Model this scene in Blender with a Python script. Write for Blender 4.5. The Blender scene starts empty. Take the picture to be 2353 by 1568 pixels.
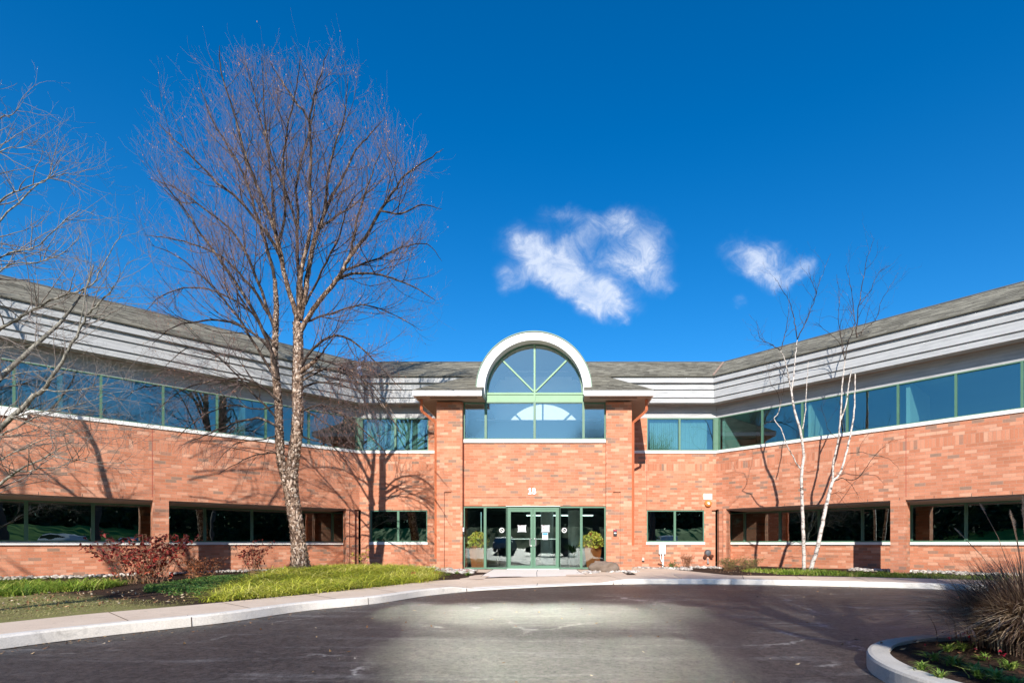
import bpy, math, random
import numpy as np
from mathutils import Vector, noise
R = math.radians
random.seed(7)
S = bpy.context.scene
C = S.collection

# ---------------------------------------------------------------- camera, sky, sun, exposure
FPX, CX, HY, EYE = 1215.0, 1300.0, 1247.0, 1.03      # focal length, principal column, horizon row (2352-px frame), eye height
cam = bpy.data.cameras.new('camera'); co = bpy.data.objects.new('camera', cam); C.objects.link(co)
co.location = (0, 0, EYE); co.rotation_euler = (R(90), 0, 0)
cam.sensor_width = 36; cam.lens = 36 * FPX / 2352
cam.shift_x = (1176 - CX) / 2352; cam.shift_y = (HY - 784) / 2352
cam.clip_start = 0.05; cam.clip_end = 3000
S.camera = co
S.view_settings.view_transform = 'Standard'; S.view_settings.look = 'None'
S.view_settings.exposure = 0.57; S.view_settings.gamma = 1.0
S.cycles.use_denoising = True
S.cycles.max_bounces = 8; S.cycles.transparent_max_bounces = 24
S.cycles.sample_clamp_indirect = 0.0; S.cycles.blur_glossy = 0.0

SUN = Vector((-0.07, -1.0, 0.5)).normalized()
sl = bpy.data.lights.new('sun', 'SUN'); sl.energy = 4.9; sl.angle = R(0.5); sl.color = (1.0, 0.94, 0.86)
so = bpy.data.objects.new('sun', sl); C.objects.link(so)
so.rotation_euler = (-SUN).to_track_quat('-Z', 'Y').to_euler()

W = bpy.data.worlds.new('World'); S.world = W; W.use_nodes = True
wn = W.node_tree; wn.nodes.clear()

def nd(t, typ, **kw):
    n = t.nodes.new(typ)
    for k, v in kw.items():
        if hasattr(n, k) and not k.startswith('in_'): setattr(n, k, v)
    return n
def setin(t, n, name, v):
    s = n.inputs[name]
    if isinstance(v, bpy.types.NodeSocket): t.links.new(v, s)
    else: s.default_value = v
def mth(t, op, a, b=None, c=None, clamp=False):
    n = t.nodes.new('ShaderNodeMath'); n.operation = op; n.use_clamp = clamp
    for i, v in enumerate((a, b, c)):
        if v is not None: setin(t, n, i, v)
    return n.outputs[0]
def mixc(t, f, a, b, mode='MIX'):
    n = t.nodes.new('ShaderNodeMix'); n.data_type = 'RGBA'; n.blend_type = mode
    setin(t, n, 0, f)
    for i, v in ((6, a), (7, b)):
        if isinstance(v, (tuple, list)): v = (*v[:3], 1)
        setin(t, n, i, v)
    return n.outputs[2]
def rampn(t, fac, stops, interp='LINEAR'):
    n = t.nodes.new('ShaderNodeValToRGB'); n.color_ramp.interpolation = interp
    e = n.color_ramp.elements
    while len(e) < len(stops): e.new(0.5)
    for i, (p, c) in enumerate(stops):
        e[i].position = p; e[i].color = (*c[:3], 1) if isinstance(c, (tuple, list)) else (c, c, c, 1)
    setin(t, n, 0, fac); return n.outputs[0]
def noisen(t, vec, scale, detail=4, rough=0.55, dist=0.0, out=0):
    n = t.nodes.new('ShaderNodeTexNoise'); n.inputs['Scale'].default_value = scale
    n.inputs['Detail'].default_value = detail; n.inputs['Roughness'].default_value = rough
    n.inputs['Distortion'].default_value = dist
    if vec is not None: t.links.new(vec, n.inputs['Vector'])
    return n.outputs[out]
def smooth(t, v, a, b):
    n = t.nodes.new('ShaderNodeMapRange'); n.interpolation_type = 'SMOOTHSTEP'
    setin(t, n, 0, v); setin(t, n, 1, a); setin(t, n, 2, b); return n.outputs[0]

sky = nd(wn, 'ShaderNodeTexSky', sky_type='NISHITA', sun_disc=False)
sky.sun_elevation = math.asin(SUN.z); sky.sun_rotation = math.atan2(SUN.x, SUN.y)
sky.air_density = 1.0; sky.dust_density = 0.15; sky.ozone_density = 4.0
hs = nd(wn, 'ShaderNodeHueSaturation'); hs.inputs['Saturation'].default_value = 1.35; hs.inputs['Value'].default_value = 1.0
hs.inputs['Hue'].default_value = 0.503
wn.links.new(sky.outputs[0], hs.inputs['Color'])
# two fair-weather clouds, placed by direction in the sky
tc = nd(wn, 'ShaderNodeTexCoord'); sp = nd(wn, 'ShaderNodeSeparateXYZ'); wn.links.new(tc.outputs['Generated'], sp.inputs[0])
yy = mth(wn, 'MAXIMUM', sp.outputs[1], 0.02)
cu = mth(wn, 'DIVIDE', sp.outputs[0], yy); cv = mth(wn, 'DIVIDE', sp.outputs[2], yy)
cb = nd(wn, 'ShaderNodeCombineXYZ'); wn.links.new(cu, cb.inputs[0]); wn.links.new(cv, cb.inputs[1])
n1 = noisen(wn, cb.outputs[0], 7, 8, 0.62); n2 = noisen(wn, cb.outputs[0], 19, 10, 0.72, 0.9)
wrp = nd(wn, 'ShaderNodeVectorMath', operation='MULTIPLY_ADD')
wn.links.new(noisen(wn, cb.outputs[0], 11, 5, 0.6, 0, 1), wrp.inputs[0]); wrp.inputs[1].default_value = (0.075, 0.075, 0); 
cb2 = nd(wn, 'ShaderNodeVectorMath', operation='ADD'); wn.links.new(cb.outputs[0], cb2.inputs[0]); cb2.inputs[1].default_value = (-0.0375, -0.0375, 0)
wn.links.new(cb2.outputs[0], wrp.inputs[2])
sw = nd(wn, 'ShaderNodeSeparateXYZ'); wn.links.new(wrp.outputs[0], sw.inputs[0])
def blob(px, py, rx, ry, ang, amp):
    a = R(ang); x0 = (px - CX) / FPX; y0 = (HY - py) / FPX
    dx = mth(wn, 'SUBTRACT', sw.outputs[0], x0); dy = mth(wn, 'SUBTRACT', sw.outputs[1], y0)
    u = mth(wn, 'MULTIPLY_ADD', dx, math.cos(a) / (rx / FPX), mth(wn, 'MULTIPLY', dy, math.sin(a) / (rx / FPX)))
    v = mth(wn, 'MULTIPLY_ADD', dx, -math.sin(a) / (ry / FPX), mth(wn, 'MULTIPLY', dy, math.cos(a) / (ry / FPX)))
    q = mth(wn, 'ADD', mth(wn, 'MULTIPLY', u, u), mth(wn, 'MULTIPLY', v, v))
    return mth(wn, 'MULTIPLY', mth(wn, 'EXPONENT', mth(wn, 'MULTIPLY', q, -1.0)), amp)
bl = [blob(1175, 640, 36, 26, 0, .75), blob(1200, 560, 60, 36, -10, .5), blob(1262, 605, 70, 38, -38, .9), blob(1320, 655, 90, 34, -28, 1.05),
      blob(1400, 690, 48, 30, -20, 1.1), blob(1345, 540, 80, 30, 28, .5), blob(1300, 495, 52, 20, -8, .5), blob(1420, 510, 36, 26, 40, .5),
      blob(1462, 560, 52, 66, -55, .72), blob(1490, 620, 45, 40, -20, .75), blob(1440, 620, 40, 30, 0, .4), blob(1540, 650, 26, 14, 0, .35), blob(1435, 735, 14, 8, 0, .5),
      blob(1730, 590, 62, 34, -5, .78), blob(1762, 620, 42, 30, -35, .75), blob(1835, 630, 44, 24, 30, .58), blob(1858, 608, 22, 20, 0, .5),
      blob(1700, 690, 22, 18, 0, .42), blob(1795, 655, 34, 16, 20, .45)]
bl += [blob(1370, 605, 75, 45, 0, .38), blob(1250, 560, 60, 40, 0, .3), blob(1480, 590, 55, 60, -40, .3), blob(1750, 605, 50, 36, 0, .3), blob(1335, 670, 90, 30, -22, .35)]
acc = bl[0]
for b in bl[1:]: acc = mth(wn, 'ADD', acc, b)
fr = mth(wn, 'ADD', mth(wn, 'MULTIPLY', n1, 0.9), mth(wn, 'MULTIPLY', n2, 0.75))
dens = mth(wn, 'MULTIPLY', acc, mth(wn, 'SUBTRACT', mth(wn, 'MULTIPLY', fr, 2.3), .80))
cf = smooth(wn, dens, 0.08, 1.55)
cf = mth(wn, 'MULTIPLY', cf, mth(wn, 'MULTIPLY_ADD', n2, 2.0, -.14), clamp=True)
front = mth(wn, 'GREATER_THAN', sp.outputs[1], 0.02)
cf = mth(wn, 'MULTIPLY', mth(wn, 'MULTIPLY', cf, front), 0.84)
skc = mixc(wn, cf, mixc(wn, 1.0, hs.outputs[0], (1, 1.2, 1.2), 'MULTIPLY'), (5.7, 6.25, 7.3))
bg = nd(wn, 'ShaderNodeBackground'); bg.inputs['Strength'].default_value = 0.1
wn.links.new(skc, bg.inputs['Color'])
wo = nd(wn, 'ShaderNodeOutputWorld'); wn.links.new(bg.outputs[0], wo.inputs[0])

# ---------------------------------------------------------------- mesh helpers
class MB:
    def __init__(s): s.v = []; s.f = []; s.uv = []; s.mi = []; s.cuts = [(0, 0, 0)]
    def cut(s): s.cuts.append((len(s.v), len(s.f), len(s.uv)))
    def pieces(s):
        c = s.cuts + [(len(s.v), len(s.f), len(s.uv))]
        for (v0, f0, u0), (v1, f1, u1) in zip(c[:-1], c[1:]):
            if f1 > f0:
                m = MB(); m.v = s.v[v0:v1]; m.f = [tuple(i - v0 for i in f) for f in s.f[f0:f1]]; m.mi = s.mi[f0:f1]; m.uv = s.uv[u0:u1]; yield m
    def face(s, pts, uvs=None, m=0):
        i = len(s.v); s.v += [tuple(p) for p in pts]; s.f.append(tuple(range(i, i + len(pts))))
        s.uv += list(uvs) if uvs else [(0, 0)] * len(pts); s.mi.append(m)
    def box(s, lo, hi, m=0):
        x0, y0, z0 = lo; x1, y1, z1 = hi
        G = Plane((0, 0), (1, 0)); G.box(s, x0, x1, z0, z1, -y1, -y0, m)
    def tube(s, pts, rad, n=8, cap=True, m=0, uvl=1.0):
        P = [Vector(p) for p in pts]; rings = []
        if not isinstance(rad, (list, tuple)): rad = [rad] * len(P)
        L = 0
        for i, p in enumerate(P):
            t = (P[min(i + 1, len(P) - 1)] - P[max(i - 1, 0)]).normalized()
            a = t.cross(Vector((0, 0, 1)) if abs(t.z) < .9 else Vector((1, 0, 0))).normalized(); b = t.cross(a)
            base = len(s.v)
            for k in range(n):
                an = 2 * math.pi * k / n
                s.v.append(tuple(p + (a * math.cos(an) + b * math.sin(an)) * rad[i]))
            if i: L += (p - P[i - 1]).length
            rings.append((base, L))
        for i in range(len(P) - 1):
            b0, l0 = rings[i]; b1, l1 = rings[i + 1]
            for k in range(n):
                k2 = (k + 1) % n
                s.f.append((b0 + k, b0 + k2, b1 + k2, b1 + k)); s.mi.append(m)
                s.uv += [(k / n, l0), ((k + 1) / n, l0), ((k + 1) / n, l1), (k / n, l1)]
        if cap:
            for b0, _ in (rings[0], rings[-1]):
                s.f.append(tuple(b0 + k for k in range(n))); s.mi.append(m); s.uv += [(0, 0)] * n
    def lathe(s, c, prof, n=16, m=0, axis=None):
        c = Vector(c); ax = Vector(axis or (0, 0, 1)).normalized()
        a = ax.cross(Vector((0, 1, 0)) if abs(ax.y) < .9 else Vector((1, 0, 0))).normalized(); b = ax.cross(a)
        base = len(s.v)
        for (r, h) in prof:
            for k in range(n):
                an = 2 * math.pi * k / n
                s.v.append(tuple(c + ax * h + (a * math.cos(an) + b * math.sin(an)) * r))
        for i in range(len(prof) - 1):
            for k in range(n):
                k2 = (k + 1) % n
                s.f.append((base + i * n + k, base + i * n + k2, base + (i + 1) * n + k2, base + (i + 1) * n + k)); s.mi.append(m)
                s.uv += [(0, 0)] * 4
    def build(s, name, mat, parent=None, smooth=False, bevel=0):
        me = bpy.data.meshes.new(name); me.from_pydata(s.v, [], s.f)
        uvl = me.uv_layers.new(name='UVMap'); uvl.data.foreach_set('uv', np.array(s.uv, dtype=np.float32).ravel())
        for m in (mat if isinstance(mat, (list, tuple)) else [mat]): me.materials.append(m)
        if max(s.mi, default=0): me.polygons.foreach_set('material_index', s.mi)
        if smooth: me.polygons.foreach_set('use_smooth', [True] * len(me.polygons))
        me.update()
        o = bpy.data.objects.new(name, me); C.objects.link(o)
        if parent: o.parent = parent
        if bevel:
            b = o.modifiers.new('bevel', 'BEVEL'); b.width = bevel; b.segments = 2; b.limit_method = 'ANGLE'
        return o
class Plane:
    """a wall plane: t along the wall, z up, o outward"""
    def __init__(s, org, d):
        s.o = Vector((*org, 0)); s.d = Vector((*d, 0)).normalized(); s.n = Vector((s.d.y, -s.d.x, 0))
    def p(s, t, z, o=0): return s.o + s.d * t + s.n * o + Vector((0, 0, z))
    def box(s, mb, t0, t1, z0, z1, o0, o1, m=0):
        q = s.p
        F = mb.face
        F([q(t0, z0, o1), q(t1, z0, o1), q(t1, z1, o1), q(t0, z1, o1)], [(t0, z0), (t1, z0), (t1, z1), (t0, z1)], m)
        F([q(t1, z0, o0), q(t0, z0, o0), q(t0, z1, o0), q(t1, z1, o0)], [(t1, z0), (t0, z0), (t0, z1), (t1, z1)], m)
        F([q(t1, z0, o1), q(t1, z0, o0), q(t1, z1, o0), q(t1, z1, o1)], [(t1, z0), (t1 + o1 - o0, z0), (t1 + o1 - o0, z1), (t1, z1)], m)
        F([q(t0, z0, o0), q(t0, z0, o1), q(t0, z1, o1), q(t0, z1, o0)], [(t0 - o1 + o0, z0), (t0, z0), (t0, z1), (t0 - o1 + o0, z1)], m)
        F([q(t0, z1, o1), q(t1, z1, o1), q(t1, z1, o0), q(t0, z1, o0)], [(t0, o1), (t1, o1), (t1, o0), (t0, o0)], m)
        F([q(t0, z0, o0), q(t1, z0, o0), q(t1, z0, o1), q(t0, z0, o1)], [(t0, o0), (t1, o0), (t1, o1), (t0, o1)], m)
def tag(o, label=None, cat=None, group=None, kind=None):
    if label: o['label'] = label
    if cat: o['category'] = cat
    if group: o['group'] = group
    if kind: o['kind'] = kind
    return o
def empty(name, loc=(0, 0, 0), rz=0):
    o = bpy.data.objects.new(name, None); C.objects.link(o); o.location = loc; o.rotation_euler.z = rz
    o.empty_display_size = .2; return o
def at(px, py, Y): return Vector(((px - CX) / FPX * Y, Y, EYE + (HY - py) / FPX * Y))
def up(p, z): return Vector((p.x, p.y, z))
def gnd(px, py, z=0): 
    Y = (EYE - z) * FPX / (py - HY); return Vector(((px - CX) / FPX * Y, Y, z))

# ---------------------------------------------------------------- materials
def newmat(name):
    m = bpy.data.materials.new(name); m.use_nodes = True
    t = m.node_tree; b = t.nodes['Principled BSDF']; return m, t, b
def bumpn(t, b, h, strength=.3, dist=.01):
    n = t.nodes.new('ShaderNodeBump'); n.inputs['Strength'].default_value = strength; n.inputs['Distance'].default_value = dist
    t.links.new(h, n.inputs['Height']); t.links.new(n.outputs[0], b.inputs['Normal'])
def objco(t):
    n = t.nodes.new('ShaderNodeTexCoord'); return n.outputs['Object']
def uvco(t):
    n = t.nodes.new('ShaderNodeTexCoord'); return n.outputs['UV']
def sepn(t, v):
    n = t.nodes.new('ShaderNodeSeparateXYZ'); t.links.new(v, n.inputs[0]); return n.outputs
def comb(t, x, y, z=0.0):
    n = t.nodes.new('ShaderNodeCombineXYZ')
    for i, v in enumerate((x, y, z)): setin(t, n, i, v)
    return n.outputs[0]
def plain(name, col, rough=.6, var=.12, scale=6, metal=0, spec=.3):
    m, t, b = newmat(name)
    nz = noisen(t, objco(t), scale, 5, .6)
    f = rampn(t, nz, [(.3, 1 - var), (.7, 1 + var * .6)])
    setin(t, b, 'Base Color', mixc(t, 1.0, (*col, 1), f, 'MULTIPLY')); b.inputs['Roughness'].default_value = rough
    b.inputs['Metallic'].default_value = metal; b.inputs['Specular IOR Level'].default_value = spec
    return m

COURSE, BL = .107, .318
def brick_mat(name, soldier=True):
    m, t, b = newmat(name)
    s = sepn(t, uvco(t)); u, v = s[0], s[1]
    row = mth(t, 'FLOOR', mth(t, 'DIVIDE', v, COURSE)); fv = mth(t, 'FRACT', mth(t, 'DIVIDE', v, COURSE))
    jit = nd(t, 'ShaderNodeTexWhiteNoise', noise_dimensions='1D'); t.links.new(row, jit.inputs['W'])
    uo = mth(t, 'ADD', mth(t, 'DIVIDE', u, BL), mth(t, 'ADD', mth(t, 'MULTIPLY', row, .5), mth(t, 'MULTIPLY', jit.outputs[0], .12)))
    col = mth(t, 'FLOOR', uo); fu = mth(t, 'FRACT', uo)
    if soldier:
        isS = mth(t, 'MULTIPLY', mth(t, 'GREATER_THAN', v, 40 * COURSE), mth(t, 'LESS_THAN', v, 43 * COURSE))
        us = mth(t, 'DIVIDE', u, COURSE); vs = mth(t, 'FRACT', mth(t, 'DIVIDE', mth(t, 'SUBTRACT', v, 40 * COURSE), 3 * COURSE))
        def sel(a, c):
            n = t.nodes.new('ShaderNodeMix'); n.data_type = 'FLOAT'; setin(t, n, 0, isS); setin(t, n, 2, a); setin(t, n, 3, c); return n.outputs[0]
        # cells: id = (row, col); distance to the joints in metres
        cidx = sel(col, mth(t, 'ADD', mth(t, 'FLOOR', us), 500.5)); ridx = sel(row, 77.0)
        du = sel(mth(t, 'MULTIPLY', mth(t, 'MINIMUM', fu, mth(t, 'SUBTRACT', 1.0, fu)), BL), mth(t, 'MULTIPLY', mth(t, 'PINGPONG', us, .5), COURSE))
        dv = sel(mth(t, 'MULTIPLY', mth(t, 'MINIMUM', fv, mth(t, 'SUBTRACT', 1.0, fv)), COURSE), mth(t, 'MULTIPLY', mth(t, 'MINIMUM', vs, mth(t, 'SUBTRACT', 1.0, vs)), 3 * COURSE))
    else:
        cidx, ridx = col, row
        du = mth(t, 'MULTIPLY', mth(t, 'MINIMUM', fu, mth(t, 'SUBTRACT', 1.0, fu)), BL); dv = mth(t, 'MULTIPLY', mth(t, 'MINIMUM', fv, mth(t, 'SUBTRACT', 1.0, fv)), COURSE)
    w = nd(t, 'ShaderNodeTexWhiteNoise', noise_dimensions='2D'); t.links.new(comb(t, cidx, ridx), w.inputs['Vector'])
    big = noisen(t, comb(t, u, mth(t, 'MULTIPLY', v, 2.2)), .55, 3, .6)
    val = mth(t, 'ADD', w.outputs[0], mth(t, 'MULTIPLY', mth(t, 'SUBTRACT', big, .5), .35), clamp=True)
    c = rampn(t, val, [(0.0, (.30, .185, .13)), (.05, (.35, .20, .14)), (.10, (.46, .18, .10)), (.3, (.51, .198, .11)),
                       (.5, (.54, .215, .122)), (.68, (.567, .235, .138)), (.86, (.60, .27, .163)), (.96, (.65, .34, .222))])
    fine = noisen(t, objco(t), 38, 5, .7)
    c = mixc(t, 1.0, c, rampn(t, fine, [(.25, .78), (.75, 1.12)]), 'MULTIPLY')
    st = noisen(t, comb(t, mth(t, 'MULTIPLY', u, .8), mth(t, 'MULTIPLY', v, .18)), 2.0, 5, .6)
    c = mixc(t, 1.0, c, rampn(t, st, [(.3, .86), (.65, 1.04)]), 'MULTIPLY')
    jm = mth(t, 'MINIMUM', du, dv)
    mask = smooth(t, jm, .0035, .0075)
    c = mixc(t, mask, (.42, .245, .165), c)
    setin(t, b, 'Base Color', c); b.inputs['Roughness'].default_value = .85; b.inputs['Specular IOR Level'].default_value = .2
    bumpn(t, b, mth(t, 'ADD', mask, mth(t, 'MULTIPLY', fine, .35)), .5, .006)
    return m
M_brick = brick_mat('brick'); M_brickp = brick_mat('brick_plain', False)

def glass_mat(name, fac, tint, refl, wav=0.02, soft=0.0, rough=.2):
    m, t, b = newmat(name); t.nodes.remove(b)
    out = t.nodes['Material Output']
    g = nd(t, 'ShaderNodeBsdfGlossy'); g.inputs['Roughness'].default_value = 0.0; g.inputs['Color'].default_value = (*refl, 1)
    tr = nd(t, 'ShaderNodeBsdfTransparent'); tr.inputs['Color'].default_value = (*tint, 1)
    lw = nd(t, 'ShaderNodeLayerWeight'); lw.inputs['Blend'].default_value = .22
    f = mth(t, 'ADD', fac, mth(t, 'MULTIPLY', lw.outputs['Fresnel'], .5), clamp=True)
    mx = nd(t, 'ShaderNodeMixShader'); t.links.new(f, mx.inputs[0]); t.links.new(tr.outputs[0], mx.inputs[1]); t.links.new(g.outputs[0], mx.inputs[2])
    bp = nd(t, 'ShaderNodeBump'); bp.inputs['Strength'].default_value = wav; bp.inputs['Distance'].default_value = .05
    t.links.new(noisen(t, objco(t), 1.1, 2, .5), bp.inputs['Height']); t.links.new(bp.outputs[0], g.inputs['Normal'])
    if soft:   # slight roll-wave of the panes scatters part of the reflection
        g2 = nd(t, 'ShaderNodeBsdfGlossy'); g2.distribution = 'BECKMANN'; g2.inputs['Roughness'].default_value = rough; g2.inputs['Color'].default_value = (*refl, 1)
        m2 = nd(t, 'ShaderNodeMixShader'); m2.inputs[0].default_value = soft; t.links.new(mx.outputs[0], m2.inputs[1]); t.links.new(g2.outputs[0], m2.inputs[2]); mx = m2
    t.links.new(mx.outputs[0], out.inputs[0]); return m
M_glass = glass_mat('tinted_glass', .24, (.40, .62, .60), (.80, .97, .96))
M_glassd = glass_mat('dark_glass', .34, (.22, .36, .33), (.75, .92, .92), .045)
M_glasse = glass_mat('entrance_glass', .10, (.74, .88, .84), (.82, .95, .95), .03)
M_glassl = glass_mat('lobby_glass', .04, (.92, 1.0, 1.0), (.84, .91, .85), .02, .35, .10)
M_green = plain('green_metal', (.08, .175, .11), .45, .08, 3, .0, .4)
M_greenp = plain('pale_green_panel', (.22, .37, .22), .5, .06, 3)
M_white = plain('white_coping', (.80, .78, .74), .6, .08, 2)
M_fascia = plain('white_fascia', (.80, .79, .77), .5, .04, 2)
M_soffit = plain('soffit_board', (.34, .27, .22), .7, .08, 3)
def siding():
    m, t, b = newmat('grey_siding'); s = sepn(t, objco(t))
    f = mth(t, 'FRACT', mth(t, 'DIVIDE', s[2], .115))
    ln = smooth(t, f, .0, .12)
    nz = noisen(t, comb(t, s[0], s[1], mth(t, 'MULTIPLY', s[2], 6)), 1.3, 5, .65)
    c = rampn(t, nz, [(.3, (.33, .335, .335)), (.5, (.41, .415, .415)), (.72, (.47, .475, .475))])
    c = mixc(t, ln, (.22, .23, .24), c)
    setin(t, b, 'Base Color', c); b.inputs['Roughness'].default_value = .6
    bumpn(t, b, f, .35, .012); return m
M_siding = siding()
M_gap = plain('dark_flashing', (.10, .11, .12), .6)
def roofm():
    m, t, b = newmat('roof_shingles'); s = sepn(t, uvco(t))
    row = mth(t, 'FLOOR', mth(t, 'DIVIDE', s[1], .14)); fr_ = mth(t, 'FRACT', mth(t, 'DIVIDE', s[1], .14))
    w1 = nd(t, 'ShaderNodeTexWhiteNoise', noise_dimensions='1D'); t.links.new(row, w1.inputs['W'])
    uo = mth(t, 'ADD', mth(t, 'DIVIDE', s[0], .3), mth(t, 'MULTIPLY', w1.outputs[0], 7))
    w = nd(t, 'ShaderNodeTexWhiteNoise', noise_dimensions='2D'); t.links.new(comb(t, mth(t, 'FLOOR', uo), row), w.inputs['Vector'])
    st = noisen(t, comb(t, s[0], mth(t, 'MULTIPLY', s[1], 5)), 1.6, 6, .7)
    c = rampn(t, mth(t, 'ADD', mth(t, 'MULTIPLY', w.outputs[0], .45), mth(t, 'MULTIPLY', st, .6)),
              [(.2, (.075, .067, .05)), (.45, (.165, .15, .115)), (.65, (.25, .23, .175)), (.9, (.34, .315, .25))])
    big = noisen(t, comb(t, s[0], s[1]), .5, 4, .6)
    c = mixc(t, 1.0, c, rampn(t, big, [(.35, .7), (.55, 1.0), (.7, 1.1)]), 'MULTIPLY')
    edge = smooth(t, fr_, 0, .2)
    wv = noisen(t, comb(t, mth(t, 'MULTIPLY', s[0], 3), mth(t, 'MULTIPLY', s[1], 14)), 1.0, 4, .7)
    edge = mth(t, 'MAXIMUM', edge, smooth(t, wv, .42, .6))
    c = mixc(t, edge, (.045, .045, .038), c)
    setin(t, b, 'Base Color', c); b.inputs['Roughness'].default_value = .95; b.inputs['Specular IOR Level'].default_value = .1
    bumpn(t, b, mth(t, 'ADD', edge, st), .6, .015); return m
M_roof = roofm()
M_down = plain('brick_red_metal', (.55, .165, .075), .5, .05, 3)
M_interior = plain('interior_paint', (.50, .53, .50), .8, .03, 1)
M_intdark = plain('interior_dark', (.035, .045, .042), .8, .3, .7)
M_intfloor = plain('interior_floor', (.16, .15, .13), .35, .2, 2)
def concrete(name, c0, c1):
    m, t, b = newmat(name); oc = objco(t)
    a = noisen(t, oc, 1.3, 6, .65); f = noisen(t, oc, 55, 4, .7)
    c = rampn(t, a, [(.3, c0), (.7, c1)])
    c = mixc(t, 1.0, c, rampn(t, f, [(.3, .84), (.7, 1.08)]), 'MULTIPLY')
    st = noisen(t, oc, 4.0, 6, .75, 1.5)
    c = mixc(t, 1.0, c, rampn(t, st, [(.56, 1.0), (.72, .72)]), 'MULTIPLY')
    setin(t, b, 'Base Color', c); b.inputs['Roughness'].default_value = .85; b.inputs['Specular IOR Level'].default_value = .2
    bumpn(t, b, f, .25, .004); return m
M_walk = concrete('walk_concrete', (.66, .51, .38), (.76, .61, .47))
M_kerb = concrete('kerb_concrete', (.70, .64, .55), (.82, .77, .70))
M_ramp = concrete('ramp_concrete', (.84, .77, .68), (.88, .82, .74))
M_isl = concrete('island_concrete', (.50, .46, .40), (.62, .58, .52))
M_joint_shade = plain('joint_and_shade_line', (.12, .09, .07), .9)  # real joints, and the painted shade line above the storefront
def asphalt():
    m, t, b = newmat('asphalt'); oc = objco(t)
    f = noisen(t, oc, 150, 3, .8); md = noisen(t, oc, .35, 5, .6, .6); s = sepn(t, oc)
    c = rampn(t, md, [(.3, (.036, .028, .0235)), (.5, (.047, .0375, .032)), (.7, (.066, .055, .047))])
    sc_ = noisen(t, comb(t, mth(t, 'MULTIPLY', mth(t, 'ADD', s[0], mth(t, 'MULTIPLY', s[1], -.25)), .35), mth(t, 'MULTIPLY', s[1], 2.6)), 1.1, 8, .72, .5)
    c = mixc(t, rampn(t, sc_, [(.53, 0.0), (.68, .8)]), c, (.135, .125, .12))
    # pale hairline scuffs
    cr = nd(t, 'ShaderNodeTexVoronoi', feature='DISTANCE_TO_EDGE'); cr.inputs['Scale'].default_value = .42
    wv = nd(t, 'ShaderNodeVectorMath', operation='MULTIPLY_ADD'); t.links.new(noisen(t, oc, 1.6, 6, .7, 0, 1), wv.inputs[0]); wv.inputs[1].default_value = (.9, .9, 0); t.links.new(oc, wv.inputs[2])
    t.links.new(wv.outputs[0], cr.inputs['Vector'])
    ln = mth(t, 'MULTIPLY', smooth(t, cr.outputs[0], .016, .002), smooth(t, noisen(t, oc, .5, 3, .6), .5, .62))
    c = mixc(t, mth(t, 'MULTIPLY', ln, .75), c, (.30, .28, .26))
    c = mixc(t, 1.0, c, rampn(t, f, [(.32, .55), (.5, 1.0), (.72, 1.55)]), 'MULTIPLY')
    g2 = noisen(t, oc, 17, 6, .9)
    c = mixc(t, 1.0, c, rampn(t, g2, [(.38, .5), (.5, 1.0), (.6, 1.6)]), 'MULTIPLY')
    pt_ = noisen(t, oc, 2.4, 5, .75, .8)
    c = mixc(t, 1.0, c, rampn(t, pt_, [(.36, .72), (.5, 1.0), (.64, 1.25)]), 'MULTIPLY')
    setin(t, b, 'Base Color', c); b.inputs['Roughness'].default_value = .50; b.inputs['Specular IOR Level'].default_value = .7
    setin(t, b, 'Specular IOR Level', rampn(t, g2, [(.38, .22), (.5, .6), (.62, 1.0)])); b.inputs['Specular Tint'].default_value = (1.0, .92, .80, 1)
    bumpn(t, b, mth(t, 'ADD', f, mth(t, 'MULTIPLY', g2, 2.0)), .5, .010); return m
M_asph = asphalt()
def soil():
    m, t, b = newmat('bed_soil'); oc = objco(t); s = sepn(t, oc)
    f = noisen(t, oc, 26, 6, .8); g = noisen(t, oc, 9, 5, .7, .4)
    mulch = rampn(t, f, [(.35, (.018, .011, .008)), (.52, (.055, .034, .024)), (.66, (.12, .075, .05)), (.76, (.26, .18, .12))])
    lawn = rampn(t, g, [(.30, (.17, .125, .07)), (.45, (.33, .28, .12)), (.6, (.24, .26, .07)), (.75, (.48, .39, .20))])
    lawn = mixc(t, 1.0, lawn, rampn(t, f, [(.3, .6), (.6, 1.1)]), 'MULTIPLY')
    # worn lawn occupies the front left of the bed
    d = mth(t, 'ADD', mth(t, 'ADD', mth(t, 'MULTIPLY', s[1], 1.0), mth(t, 'MULTIPLY', s[0], .62)), mth(t, 'MULTIPLY', noisen(t, oc, 1.4, 4, .6), 1.2))
    k = smooth(t, d, 5.75, 4.8)
    c = mixc(t, k, mulch, lawn)
    setin(t, b, 'Base Color', c); b.inputs['Roughness'].default_value = .95; b.inputs['Specular IOR Level'].default_value = .1
    bumpn(t, b, f, .9, .03); return m
M_soil = soil()
def leafm(name, stops, rough=.55, trans=.25, by='uv'):
    m, t, b = newmat(name); s = sepn(t, uvco(t))
    c = rampn(t, s[0], stops)
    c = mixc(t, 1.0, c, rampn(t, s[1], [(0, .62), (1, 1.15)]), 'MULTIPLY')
    setin(t, b, 'Base Color', c); b.inputs['Roughness'].default_value = rough; b.inputs['Specular IOR Level'].default_value = .3
    tl = nd(t, 'ShaderNodeBsdfTranslucent'); t.links.new(c, tl.inputs['Color'])
    mx = nd(t, 'ShaderNodeMixShader'); mx.inputs[0].default_value = trans
    t.links.new(b.outputs[0], mx.inputs[1]); t.links.new(tl.outputs[0], mx.inputs[2]); t.links.new(mx.outputs[0], t.nodes['Material Output'].inputs[0])
    return m
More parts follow.
